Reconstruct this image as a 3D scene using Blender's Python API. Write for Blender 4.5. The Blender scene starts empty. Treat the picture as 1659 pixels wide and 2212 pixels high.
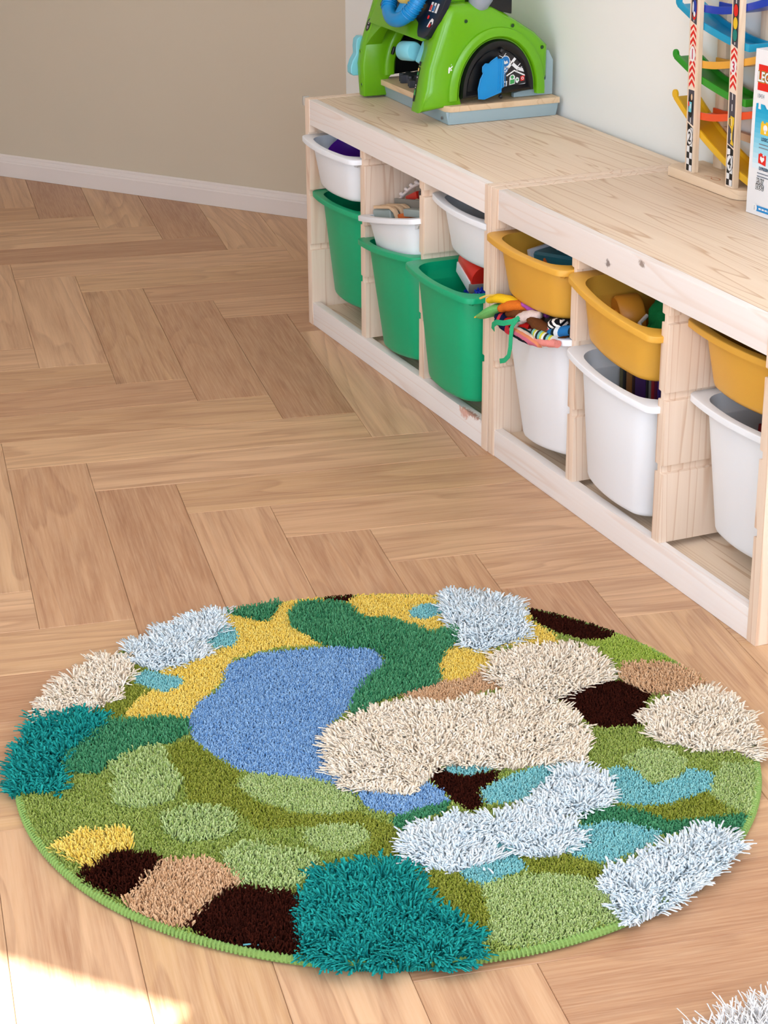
import bpy, bmesh, math, random
import numpy as np
from mathutils import Vector, Matrix

random.seed(4)
rng = np.random.default_rng(4)
SC = bpy.context.scene
COL = SC.collection
R = math.radians

# ------------------------------------------------------------------ camera
cam_d = bpy.data.cameras.new('camera')
cam = bpy.data.objects.new('camera', cam_d)
COL.objects.link(cam)
cam.location = (4.2597, -1.6665, 1.4097)
cam.rotation_euler = (1.1780, 0.0043, 1.1580)
cam_d.sensor_fit = 'HORIZONTAL'
cam_d.sensor_width = 36.0
cam_d.lens = 4379.27 / 1659 * 36.0
cam_d.clip_start = 0.05
SC.camera = cam

# ------------------------------------------------------------------ light
W = bpy.data.worlds.new('daylight')
SC.world = W
W.use_nodes = True
bg = W.node_tree.nodes['Background']
bg.inputs[0].default_value = (0.86, 0.93, 1.0, 1)
bg.inputs[1].default_value = 1.3

NX, NY = 0.670, -0.742            # inward side of the window wall looks along (-NX,-NY)
def area(name, loc, target, sx, sy, power, col):
    d = bpy.data.lights.new(name, 'AREA')
    d.shape = 'RECTANGLE'; d.size = sx; d.size_y = sy
    d.energy = power; d.color = col
    o = bpy.data.objects.new(name, d); COL.objects.link(o)
    o.location = loc
    o.rotation_euler = (Vector(target) - Vector(loc)).to_track_quat('-Z', 'Y').to_euler()
    return o
area('opening_daylight', (2.98, -3.38, 1.35), (2.98 - NX, -3.38 - NY, 1.25), 1.9, 1.9, 36, (0.72, 0.86, 1.09))
area('opening_daylight', (4.98, -1.60, 1.45), (4.98 - NX, -1.60 - NY, 1.25), 1.2, 1.5, 39, (0.72, 0.86, 1.09))  # lamp at an unseen opening, added to brighten the near right end
area('opening_daylight', (5.9, -0.2, 1.5), (4.6, -0.2, 1.35), 0.95, 1.4, 26, (0.72, 0.86, 1.09))
area('ceiling_fill', (2.6, -1.5, 2.55), (2.6, -1.5, 0), 2.0, 2.0, 16, (0.76, 0.86, 1.02))  # added fill light under the ceiling, no fixture there
sd = bpy.data.lights.new('sun', 'SUN')
sd.energy = 30.0; sd.angle = R(0.53); sd.color = (0.95, 0.97, 1.0)
sun = bpy.data.objects.new('sun', sd); COL.objects.link(sun)
sun.location = (6, -6, 6)
SUNV = Vector((-NX, -NY, -2.1 / 2.177)).normalized()
sun.rotation_euler = SUNV.to_track_quat('-Z', 'Y').to_euler()

SC.view_settings.view_transform = 'Standard'
SC.view_settings.look = 'None'
SC.view_settings.gamma = 1.0
SC.view_settings.use_curve_mapping = False
SC.view_settings.exposure = 0.0
SC.cycles.use_denoising = True
SC.cycles.max_bounces = 8

# ------------------------------------------------------------------ helpers
def lin(c):
    return tuple((x / 12.92 if x <= 0.04045 else ((x + 0.055) / 1.055) ** 2.4) for x in (v / 255 for v in c))

class Nodes:
    def __init__(s, name, rough=0.5, spec=0.5):
        s.m = bpy.data.materials.new(name); s.m.use_nodes = True
        s.t = s.m.node_tree; s.b = s.t.nodes['Principled BSDF']
        s.b.inputs['Roughness'].default_value = rough
        s.b.inputs['Specular IOR Level'].default_value = spec
    def n(s, kind, **kw):
        o = s.t.nodes.new(kind)
        for k, v in kw.items(): setattr(o, k, v)
        return o
    def l(s, a, b): s.t.links.new(a, b)
    def math(s, op, a, b=None, c=None):
        o = s.n('ShaderNodeMath', operation=op)
        for i, x in enumerate((a, b, c)):
            if x is None: continue
            if isinstance(x, (int, float)): o.inputs[i].default_value = x
            else: s.l(x, o.inputs[i])
        return o.outputs[0]
    def mix(s, fac, a, b, blend='MIX'):
        o = s.n('ShaderNodeMix', data_type='RGBA', blend_type=blend)
        for sock, x in ((o.inputs[0], fac), (o.inputs[6], a), (o.inputs[7], b)):
            if isinstance(x, (int, float)): sock.default_value = x
            elif isinstance(x, tuple): sock.default_value = x if len(x) == 4 else (*x, 1)
            else: s.l(x, sock)
        return o.outputs[2]
    def ramp(s, fac, stops):
        o = s.n('ShaderNodeValToRGB'); s.l(fac, o.inputs[0])
        e = o.color_ramp.elements
        while len(e) < len(stops): e.new(0.5)
        for el, (p, c) in zip(e, stops):
            el.position = p; el.color = (*c, 1) if len(c) == 3 else c
        return o.outputs[0]
    def noise(s, vec, scale, detail=2, rough=0.5, dist=0.0):
        o = s.n('ShaderNodeTexNoise'); s.l(vec, o.inputs['Vector'])
        o.inputs['Scale'].default_value = scale; o.inputs['Detail'].default_value = detail
        o.inputs['Roughness'].default_value = rough; o.inputs['Distortion'].default_value = dist
        return o.outputs[0]
    def coords(s, scale=(1, 1, 1), rnd=0.0):
        tc = s.n('ShaderNodeTexCoord'); v = tc.outputs['Object']
        if rnd:
            oi = s.n('ShaderNodeObjectInfo')
            cx = s.n('ShaderNodeCombineXYZ')
            s.l(s.math('MULTIPLY', oi.outputs['Random'], rnd), cx.inputs[0])
            s.l(s.math('MULTIPLY', oi.outputs['Random'], rnd * 1.7), cx.inputs[1])
            s.l(s.math('MULTIPLY', oi.outputs['Random'], rnd * 0.6), cx.inputs[2])
            ad = s.n('ShaderNodeVectorMath', operation='ADD'); s.l(v, ad.inputs[0]); s.l(cx.outputs[0], ad.inputs[1])
            v = ad.outputs[0]
        mp = s.n('ShaderNodeVectorMath', operation='MULTIPLY'); s.l(v, mp.inputs[0]); mp.inputs[1].default_value = scale
        return mp.outputs[0]
    def bump(s, h, strength, dist=0.001):
        o = s.n('ShaderNodeBump'); o.inputs['Strength'].default_value = strength; o.inputs['Distance'].default_value = dist
        s.l(h, o.inputs['Height']); s.l(o.outputs[0], s.b.inputs['Normal'])
    def color(s, c): s.l(c, s.b.inputs['Base Color'])

MATS = {}
def plastic(name, rgb, rough=0.42, grain=0.04, spec=0.45):
    if name in MATS: return MATS[name]
    N = Nodes(name, rough, spec)
    v = N.coords()
    f = N.noise(v, 900, 2)
    c = lin(rgb)
    N.color(N.mix(f, tuple(x * (1 - grain) for x in c), tuple(min(1, x * (1 + grain)) for x in c)))
    N.bump(f, 0.06, 0.0004)
    MATS[name] = N.m
    return N.m

def cloth(name, rgb, rough=0.95):
    N = Nodes(name, rough, 0.1)
    v = N.coords(); f = N.noise(v, 420, 3); c = lin(rgb)
    N.color(N.mix(f, tuple(x * .78 for x in c), tuple(min(1, x * 1.12) for x in c)))
    N.bump(f, 0.5, 0.001)
    return N.m

def striped(name, cols, freq, axis, tilt=0.0):
    N = Nodes(name, 0.95, 0.1)
    v = N.coords(); sp = N.n('ShaderNodeSeparateXYZ'); N.l(v, sp.inputs[0])
    a = N.math('ADD', sp.outputs[axis], N.math('MULTIPLY', sp.outputs[(axis + 1) % 3], tilt))
    f = N.math('FRACT', N.math('MULTIPLY', a, freq))
    o = N.n('ShaderNodeValToRGB'); N.l(f, o.inputs[0]); o.color_ramp.interpolation = 'CONSTANT'
    e = o.color_ramp.elements
    while len(e) < len(cols): e.new(0.5)
    for i, c in enumerate(cols):
        e[i].position = i / len(cols); e[i].color = (*lin(c), 1)
    N.color(o.outputs[0]); N.bump(N.noise(v, 420, 2), 0.4, 0.001)
    return N.m

def pine(name, axis, light, dark, contrast=0.8, rings=11.0, spots=()):
    """pale pine: contour lines of a noise stretched along the grain"""
    N = Nodes(name, 0.52, 0.3)
    sc = [11.0, 11.0, 11.0]; sc[axis] = 0.62
    v = N.coords(tuple(sc), 7.0)
    n1 = N.noise(v, 1.0, 2, 0.45, 0.3)
    saw = N.math('FRACT', N.math('MULTIPLY', n1, rings))
    ring = N.ramp(saw, [(0.0, (0, 0, 0)), (0.78, (0.14, 0.14, 0.14)), (0.94, (1, 1, 1)), (1.0, (0.05, 0.05, 0.05))])
    s2 = [230.0, 230.0, 230.0]; s2[axis] = 5.0
    fine = N.noise(N.coords(tuple(s2), 3.0), 1.0, 3, 0.6)
    big = N.noise(N.coords((3, 3, 3), 5.0), 1.0, 2)
    c = N.mix(N.math('MULTIPLY', ring, contrast), lin(light), lin(dark))
    c = N.mix(N.math('MULTIPLY', fine, 0.28), c, lin(dark))
    c = N.mix(N.math('MULTIPLY', big, 0.14), c, lin((238, 212, 196)))
    if spots:
        tc = N.n('ShaderNodeTexCoord')
        for (p, rad, el, colr) in spots:
            d = N.n('ShaderNodeVectorMath', operation='SUBTRACT'); N.l(tc.outputs['Object'], d.inputs[0]); d.inputs[1].default_value = p
            m = N.n('ShaderNodeVectorMath', operation='MULTIPLY'); N.l(d.outputs[0], m.inputs[0]); m.inputs[1].default_value = (1 / el, 1, 1)
            L = N.n('ShaderNodeVectorMath', operation='LENGTH'); N.l(m.outputs[0], L.inputs[0])
            w = N.math('ADD', L.outputs['Value'], N.math('MULTIPLY', N.math('SUBTRACT', N.noise(tc.outputs['Object'], 160, 3), 0.5), rad * 1.6))
            k = N.n('ShaderNodeMapRange'); N.l(w, k.inputs[0])
            k.inputs[1].default_value = rad * 0.55; k.inputs[2].default_value = rad; k.inputs[3].default_value = 0.9; k.inputs[4].default_value = 0
            c = N.mix(k.outputs[0], c, lin(colr))
    N.color(c); N.bump(fine, 0.08, 0.0006)
    return N.m

def oak():
    N = Nodes('oak_plank', 0.40, 0.32)
    v = N.coords((0.9, 7.5, 6.0), 23.0)
    n1 = N.noise(v, 1.0, 2, 0.5, 0.45)
    saw = N.math('FRACT', N.math('MULTIPLY', n1, 10.0))
    ring = N.ramp(saw, [(0.0, (0, 0, 0)), (0.5, (0.25, 0.25, 0.25)), (0.9, (1, 1, 1)), (1.0, (0.1, 0.1, 0.1))])
    fine = N.noise(N.coords((9, 260, 60), 11.0), 1.0, 3, 0.65)
    streak = N.noise(N.coords((1.6, 34, 20), 13.0), 1.0, 3, 0.6)
    oi = N.n('ShaderNodeObjectInfo')
    base = N.ramp(oi.outputs['Random'], [(0.0, lin((168, 122, 88))), (0.3, lin((200, 156, 117))), (0.55, lin((220, 180, 140))), (0.8, lin((208, 168, 122))), (1.0, lin((180, 134, 101)))])
    c = N.mix(N.math('MULTIPLY', ring, 0.48), base, lin((150, 104, 74)))
    c = N.mix(N.math('MULTIPLY', N.ramp(streak, [(0.40, (0, 0, 0)), (0.70, (1, 1, 1))]), 0.6), c, lin((156, 108, 76)))
    c = N.mix(N.math('MULTIPLY', N.ramp(fine, [(0.35, (0, 0, 0)), (0.72, (1, 1, 1))]), 0.42), c, lin((222, 188, 152)))
    # a few knots
    vo = N.n('ShaderNodeTexVoronoi'); N.l(N.coords((1.7, 5.2, 0.0), 31.0), vo.inputs['Vector']); vo.inputs['Scale'].default_value = 1.0
    kd = N.math('ADD', vo.outputs['Distance'], N.math('MULTIPLY', N.math('SUBTRACT', fine, 0.5), 0.10))
    c = N.mix(N.ramp(kd, [(0.0, (0.75, 0.75, 0.75)), (0.045, (0.55, 0.55, 0.55)), (0.11, (0, 0, 0))]), c, lin((120, 82, 56)))
    N.color(c); N.bump(fine, 0.12, 0.0008)
    return N.m

def paint(name, rgb):
    N = Nodes(name, 0.75, 0.2)
    v = N.coords(); f = N.noise(v, 260, 3)
    c = lin(rgb)
    N.color(N.mix(N.noise(v, 3, 2), tuple(x * .985 for x in c), c)); N.bump(f, 0.10, 0.0008)
    return N.m

class MB:
    """collects shapes and links them as one mesh object"""
    def __init__(s): s.v = []; s.f = []; s.m = []
    def add(s, vs, fs, mi=0):
        o = len(s.v); s.v += [tuple(v) for v in vs]
        s.f += [tuple(i + o for i in f) for f in fs]; s.m += [mi] * len(fs)
        return s
    def box(s, x0, x1, y0, y1, z0, z1, mi=0, M=None):
        vs = [(x, y, z) for z in (z0, z1) for y in (y0, y1) for x in (x0, x1)]
        if M is not None: vs = [M @ Vector(v) for v in vs]
        return s.add(vs, [(0, 2, 3, 1), (4, 5, 7, 6), (0, 1, 5, 4), (2, 6, 7, 3), (0, 4, 6, 2), (1, 3, 7, 5)], mi)
    def prism(s, poly, f0, f1, mi=0):
        n = len(poly)
        vs = [f0(*p) for p in poly] + [f1(*p) for p in poly]
        fs = [tuple(range(n - 1, -1, -1)), tuple(range(n, 2 * n))] + [(i, (i + 1) % n, n + (i + 1) % n, n + i) for i in range(n)]
        return s.add(vs, fs, mi)
    def flat(s, poly, f, mi=0):
        return s.add([f(*p) for p in poly], [tuple(range(len(poly)))], mi)
    def tube(s, path, r, n=8, closed=False, mi=0, flat=1.0, cap=True):
        P = [Vector(p) for p in path]; m = len(P)
        rs = r if isinstance(r, (list, tuple)) else [r] * m
        vs = []; up = None
        for i in range(m):
            a = P[(i + 1) % m] if (closed or i < m - 1) else P[i]
            b = P[i - 1] if (closed or i > 0) else P[i]
            t = (a - b).normalized()
            if up is None:
                up = Vector((0, 0, 1)) if abs(t.z) < 0.9 else Vector((1, 0, 0))
            x = t.cross(up).normalized(); up = x.cross(t).normalized()
            for k in range(n):
                w = 2 * math.pi * k / n
                vs.append(P[i] + x * (math.cos(w) * rs[i]) + up * (math.sin(w) * rs[i] * flat))
        fs = []
        for i in range(m if closed else m - 1):
            j = (i + 1) % m
            for k in range(n):
                fs.append((i * n + k, i * n + (k + 1) % n, j * n + (k + 1) % n, j * n + k))
        if not closed and cap:
            fs += [tuple(range(n - 1, -1, -1)), tuple(range((m - 1) * n, m * n))]
        return s.add(vs, fs, mi)
    def lathe(s, prof, n=24, M=None, mi=0):
        vs = []; fs = []
        for r, h in prof:
            for k in range(n):
                w = 2 * math.pi * k / n; vs.append(Vector((r * math.cos(w), r * math.sin(w), h)))
        for i in range(len(prof) - 1):
            for k in range(n):
                fs.append((i * n + k, i * n + (k + 1) % n, (i + 1) * n + (k + 1) % n, (i + 1) * n + k))
        fs += [tuple(range(n - 1, -1, -1)), tuple(range((len(prof) - 1) * n, len(prof) * n))]
        if M is not None: vs = [M @ v for v in vs]
        return s.add(vs, fs, mi)
    def ball(s, c, r, sc=(1, 1, 1), mi=0, n=14):
        h = n // 2
        prof = [(max(1e-4, r * math.sin(math.pi * i / h)), -r * math.cos(math.pi * i / h)) for i in range(h + 1)]
        return s.lathe(prof, n, Matrix.Translation(c) @ Matrix.Diagonal((*sc, 1)), mi)
    def loft(s, rings, cap0=True, cap1=True, mi=0):
        n = len(rings[0]); vs = [p for r in rings for p in r]; fs = []
        for i in range(len(rings) - 1):
            for k in range(n):
                fs.append((i * n + k, i * n + (k + 1) % n, (i + 1) * n + (k + 1) % n, (i + 1) * n + k))
        if cap0: fs.append(tuple(range(n - 1, -1, -1)))
        if cap1: fs.append(tuple(range((len(rings) - 1) * n, len(rings) * n)))
        return s.add(vs, fs, mi)
    def mesh(s, name, mats, bevel=0.0, seg=2, smooth=True, ang=38):
        me = bpy.data.meshes.new(name)
        bm = bmesh.new()
        bv = [bm.verts.new(v) for v in s.v]
        for f, mi in zip(s.f, s.m):
            try:
                bf = bm.faces.new([bv[i] for i in f]); bf.material_index = mi
            except ValueError: pass
        bmesh.ops.recalc_face_normals(bm, faces=bm.faces)
        if bevel:
            es = [e for e in bm.edges if len(e.link_faces) == 2 and e.calc_face_angle(0) > R(32)]
            bmesh.ops.bevel(bm, geom=es, offset=bevel, segments=seg, affect='EDGES', profile=0.7, clamp_overlap=True)
        bm.to_mesh(me); bm.free()
        for m in (mats if isinstance(mats, (list, tuple)) else [mats]): me.materials.append(m)
        if smooth:
            me.shade_smooth(); me.set_sharp_from_angle(angle=R(ang))
        return me
    def build(s, name, mats, parent=None, **kw):
        loc = kw.pop('loc', None)
        return link(name, s.mesh(name, mats, **kw), parent, loc)

def link(name, me, parent=None, loc=None):
    o = bpy.data.objects.new(name, me); COL.objects.link(o)
    if parent is not None: o.parent = parent
    if loc is not None: o.location = loc
    return o
def empty(name, loc=(0, 0, 0), rot=(0, 0, 0)):
    o = bpy.data.objects.new(name, None); COL.objects.link(o)
    o.location = loc; o.rotation_euler = rot; o.empty_display_size = 0.05
    return o
def tag(o, label, cat, group=None, kind=None):
    if label: o['label'] = label
    if cat: o['category'] = cat
    if group: o['group'] = group
    if kind: o['kind'] = kind
    return o
def recenter(o):
    """put the origin of a top-level mesh thing at its base, for tidy placement"""
    me = o.data; vs = np.zeros(len(me.vertices) * 3); me.vertices.foreach_get('co', vs); vs = vs.reshape(-1, 3)
    c = Vector(((vs[:, 0].min() + vs[:, 0].max()) / 2, (vs[:, 1].min() + vs[:, 1].max()) / 2, vs[:, 2].min()))
    me.transform(Matrix.Translation(-c)); o.location = c
    return o
def circle(cx, cy, r, n=20, ry=None):
    return [(cx + r * math.cos(2 * math.pi * i / n), cy + (ry or r) * math.sin(2 * math.pi * i / n)) for i in range(n)]
_T = {}
def glyphs(txt, size, bold=0.0):
    """lettering as flat faces: (2-D points, faces), centred on x, baseline at 0"""
    key = (txt, size, bold)
    if key not in _T:
        cu = bpy.data.curves.new('lettering', 'FONT'); cu.body = txt; cu.size = size; cu.offset = bold; cu.resolution_u = 3
        cu.align_x = 'CENTER'; cu.fill_mode = 'FRONT'
        ob = bpy.data.objects.new('lettering', cu); COL.objects.link(ob)
        dg = bpy.context.evaluated_depsgraph_get()
        me = bpy.data.meshes.new_from_object(ob.evaluated_get(dg))
        _T[key] = ([(v.co.x, v.co.y) for v in me.vertices], [tuple(p.vertices) for p in me.polygons])
        bpy.data.objects.remove(ob); bpy.data.curves.remove(cu); bpy.data.meshes.remove(me)
    return _T[key]
def write(mb, txt, size, f, mi, bold=0.0):
    p, fs = glyphs(txt, size, bold)
    mb.add([f(*q) for q in p], fs, mi)

# ------------------------------------------------------------------ materials
M_OAK = oak()
M_TOP = pine('pine_top', 0, (241, 222, 196), (196, 158, 118), 0.80, 21)
M_RAIL = pine('pine_rail', 0, (250, 247, 243), (232, 211, 194), 0.46, 9)
M_RAIL2 = pine('pine_rail_knotty', 0, (244, 240, 236), (228, 208, 192), 0.46, 9,
               spots=[((0.435, -0.001, 0.4895), 0.0075, 1.5, (128, 116, 112)), ((0.545, -0.001, 0.5165), 0.0080, 1.4, (150, 132, 120))])
M_LOW = pine('pine_rail_chipped', 0, (250, 247, 243), (232, 211, 194), 0.46, 9,
             spots=[((0.865, 0.0, 0.056), 0.010, 5.0, (176, 126, 104)), ((0.835, 0.0, 0.046), 0.012, 2.0, (222, 170, 150))])
M_SIDE = pine('pine_side', 2, (246, 226, 204), (214, 176, 142), 0.75, 12)
M_WHITE = plastic('white_plastic', (241, 245, 248), 0.38, 0.015)
M_GREEN = plastic('green_plastic', (0, 172, 118), 0.4, 0.06)
M_ORANGE = plastic('orange_plastic', (226, 170, 64), 0.4, 0.05)
M_BACK = paint('wall_paint_white', (244, 246, 241))
M_LEFT = paint('wall_paint_dimmed', (204, 192, 170))  # wall paint darkened to stand for the weaker light on the angled wall
M_TRIM = paint('trim_paint', (226, 216, 208))
M_CEIL = paint('ceiling_paint', (240, 240, 238))
M_SUB = paint('subfloor', (110, 78, 56))
M_STEEL = plastic('steel', (150, 150, 152), 0.3, 0.02, 0.8); M_STEEL.node_tree.nodes['Principled BSDF'].inputs['Metallic'].default_value = 0.9
M_DARKHOLE = plastic('dark_hole', (28, 26, 26), 0.8, 0.02)

# ------------------------------------------------------------------ the room
C0 = (-0.81, 0.4376)
AD = (-0.802, -0.597)                          # along the angled wall, away from the corner
ROOM = [C0, (-3.60, -1.639), (0.05, -6.155), (6.0, -0.782), (6.0, 0.4376)]
def wall(name, p, q, h, mat, th=0.1, holes=()):
    """a wall from p to q with its inner face on the line; holes are (s0,s1,z0,z1)"""
    P = Vector((*p, 0)); Q = Vector((*q, 0)); L = (Q - P).length; d = (Q - P) / L
    n = Vector((d.y, -d.x, 0))                 # outward for the room's winding
    mb = MB()
    xs = sorted({0.0, L, *[v for hh in holes for v in hh[:2]]}); zs = sorted({0.0, h, *[v for hh in holes for v in hh[2:]]})
    for a, b in zip(xs, xs[1:]):
        for c, e in zip(zs, zs[1:]):
            if any(hh[0] <= (a + b) / 2 <= hh[1] and hh[2] <= (c + e) / 2 <= hh[3] for hh in holes): continue
            vs = [P + d * s + n * t + Vector((0, 0, z)) for z in (c, e) for t in (0, th) for s in (a, b)]
            mb.add(vs, [(0, 2, 3, 1), (4, 5, 7, 6), (0, 1, 5, 4), (2, 6, 7, 3), (0, 4, 6, 2), (1, 3, 7, 5)])
    o = mb.build(name, mat, smooth=False); o['kind'] = 'structure'
    return o
H = 2.62
def wall_s(p, q, r):                           # distance of r along p-q
    d = (Vector(q) - Vector(p)).normalized(); return (Vector(r) - Vector(p)).dot(d)
wb = wall('wall_back', ROOM[4], ROOM[0], H, M_BACK)
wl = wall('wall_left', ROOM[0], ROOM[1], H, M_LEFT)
wall('wall_far', ROOM[1], ROOM[2], H, M_BACK)
JAMB = (3.854, -2.718)
sj = wall_s(ROOM[2], ROOM[3], JAMB)
HOLE = (sj - 2.3, sj + 0.055, 0.06, 2.212)
s3 = wall_s(ROOM[2], ROOM[3], (5.05, -1.64)); HOLE3 = (s3 - 0.55, s3 + 0.65, 0.75, 2.2)  # second opening, added for more light on the near right end
wall('wall_front', ROOM[2], ROOM[3], H, M_BACK, holes=[HOLE, HOLE3])
wall('wall_right', ROOM[3], ROOM[4], H, M_BACK, holes=[(0.12, 1.10, 0.8, 2.2)])
ce = MB().prism(ROOM, lambda x, y: (x, y, H), lambda x, y: (x, y, H + 0.1)).build('ceiling', M_CEIL, smooth=False); ce['kind'] = 'structure'

def frame(name, p, q, hole, parent_label):
    P = Vector((*p, 0)); Q = Vector((*q, 0)); d = (Q - P).normalized(); n = Vector((d.y, -d.x, 0))
    s0, s1, z0, z1 = hole; mb = MB(); t = 0.05
    for a, b, c, e in ((s0, s0 + t, z0, z1), (s1 - t, s1, z0, z1), (s0 + t, s1 - t, z0, z0 + t), (s0 + t, s1 - t, z1 - t, z1)):
        vs = [P + d * s + n * w + Vector((0, 0, z)) for z in (c, e) for w in (0.03, 0.08) for s in (a, b)]
        mb.add(vs, [(0, 2, 3, 1), (4, 5, 7, 6), (0, 1, 5, 4), (2, 6, 7, 3), (0, 4, 6, 2), (1, 3, 7, 5)])
    o = mb.build(name, M_TRIM, smooth=False); o['kind'] = 'structure'; return o
frame('window_1', ROOM[2], ROOM[3], HOLE, '')
frame('added_window', ROOM[2], ROOM[3], HOLE3, '')  # frame of the added opening
frame('window_2', ROOM[3], ROOM[4], (0.12, 1.10, 0.8, 2.2), '')

def baseboard(name, p, q):
    P = Vector((*p, 0)); Q = Vector((*q, 0)); d = (Q - P).normalized(); n = Vector((-d.y, d.x, 0))
    prof = [(0, 0.0005), (0.013, 0.0005), (0.013, 0.043), (0.0105, 0.046), (0.0105, 0.050), (0.0085, 0.055), (0.006, 0.0575), (0.006, 0.062), (0.003, 0.066), (0, 0.066)]
    o = MB().prism(prof, lambda a, z: P + n * a + Vector((0, 0, z)), lambda a, z: Q + n * a + Vector((0, 0, z))).build(name, M_TRIM, ang=20)
    o['kind'] = 'structure'; return o
baseboard('baseboard_left', ROOM[0], ROOM[1])
baseboard('baseboard_back', (-0.02, 0.4376), ROOM[0])

# floor: a subfloor slab with every herringbone plank a part of it
def clip(poly, win):
    out = list(poly)
    for i in range(len(win)):
        a, b = win[i], win[(i + 1) % len(win)]
        def side(p): return (b[0] - a[0]) * (p[1] - a[1]) - (b[1] - a[1]) * (p[0] - a[0])
        src, out = out, []
        for j in range(len(src)):
            p, q = src[j - 1], src[j]; sp, sq = side(p), side(q)
            if (sp >= 0) != (sq >= 0):
                t = sp / (sp - sq); out.append((p[0] + (q[0] - p[0]) * t, p[1] + (q[1] - p[1]) * t))
            if sq >= 0: out.append(q)
        if not out: return []
    return out
TH = 1.4000; PW, PL = 0.1515, 0.7207
AX = Vector((math.cos(TH), math.sin(TH))); BX = Vector((math.sin(TH), -math.cos(TH))); T0 = Vector((0.3270, -0.9797))
floor = MB().prism(ROOM, lambda x, y: (x, y, -0.06), lambda x, y: (x, y, -0.0085)).build('floor', M_SUB, smooth=False)
floor['kind'] = 'structure'
def plank_mesh(poly, inset=0.0009):
    cx = sum(p[0] for p in poly) / len(poly); cy = sum(p[1] for p in poly) / len(poly)
    def shr(k, z):
        r = []
        for x, y in poly:
            dx, dy = cx - x, cy - y; r.append((x + math.copysign(min(k, abs(dx)), dx), y + math.copysign(min(k, abs(dy)), dy), z))
        return r
    return MB().loft([shr(0.00025, -0.008), shr(0.00025, -inset), shr(0.00025 + inset, 0)], cap0=False).mesh('plank', M_OAK, smooth=False)
RECT = [(-PL / 2, -PW / 2), (PL / 2, -PW / 2), (PL / 2, PW / 2), (-PL / 2, PW / 2)]
FULL = plank_mesh(RECT)
def area2(p): return abs(sum(p[i - 1][0] * p[i][1] - p[i][0] * p[i - 1][1] for i in range(len(p)))) / 2
for j in range(-8, 9):
    for k in range(-40, 41):
        o0 = T0 + (AX + BX) * (k * PW) + (AX - BX) * (j * PL)
        for vert in (0, 1):
            if vert: c = o0 + AX * (PW / 2) + BX * (PW + PL / 2); ang = TH - math.pi / 2
            else: c = o0 + AX * (PL / 2) + BX * (PW / 2); ang = TH
            if not (-3.8 < c.x < 6.5 and -6.5 < c.y < 1.0): continue
            ca, sa = math.cos(ang), math.sin(ang)
            wp = [(c.x + x * ca - y * sa, c.y + x * sa + y * ca) for x, y in RECT]
            cl = clip(wp, ROOM)
            ar = area2(cl) if len(cl) > 2 else 0
            if ar < 0.002: continue
            if c.y < -3.3 or c.x > 5.2 or c.x < -2.9: continue      # beyond what any nearby view shows
            if ar > PL * PW * 0.999: me = FULL
            else: me = plank_mesh([((x - c.x) * ca + (y - c.y) * sa, -(x - c.x) * sa + (y - c.y) * ca) for x, y in cl])
            p = link('plank', me, floor, (c.x, c.y, 0)); p.rotation_euler = (0, 0, ang)

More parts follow.
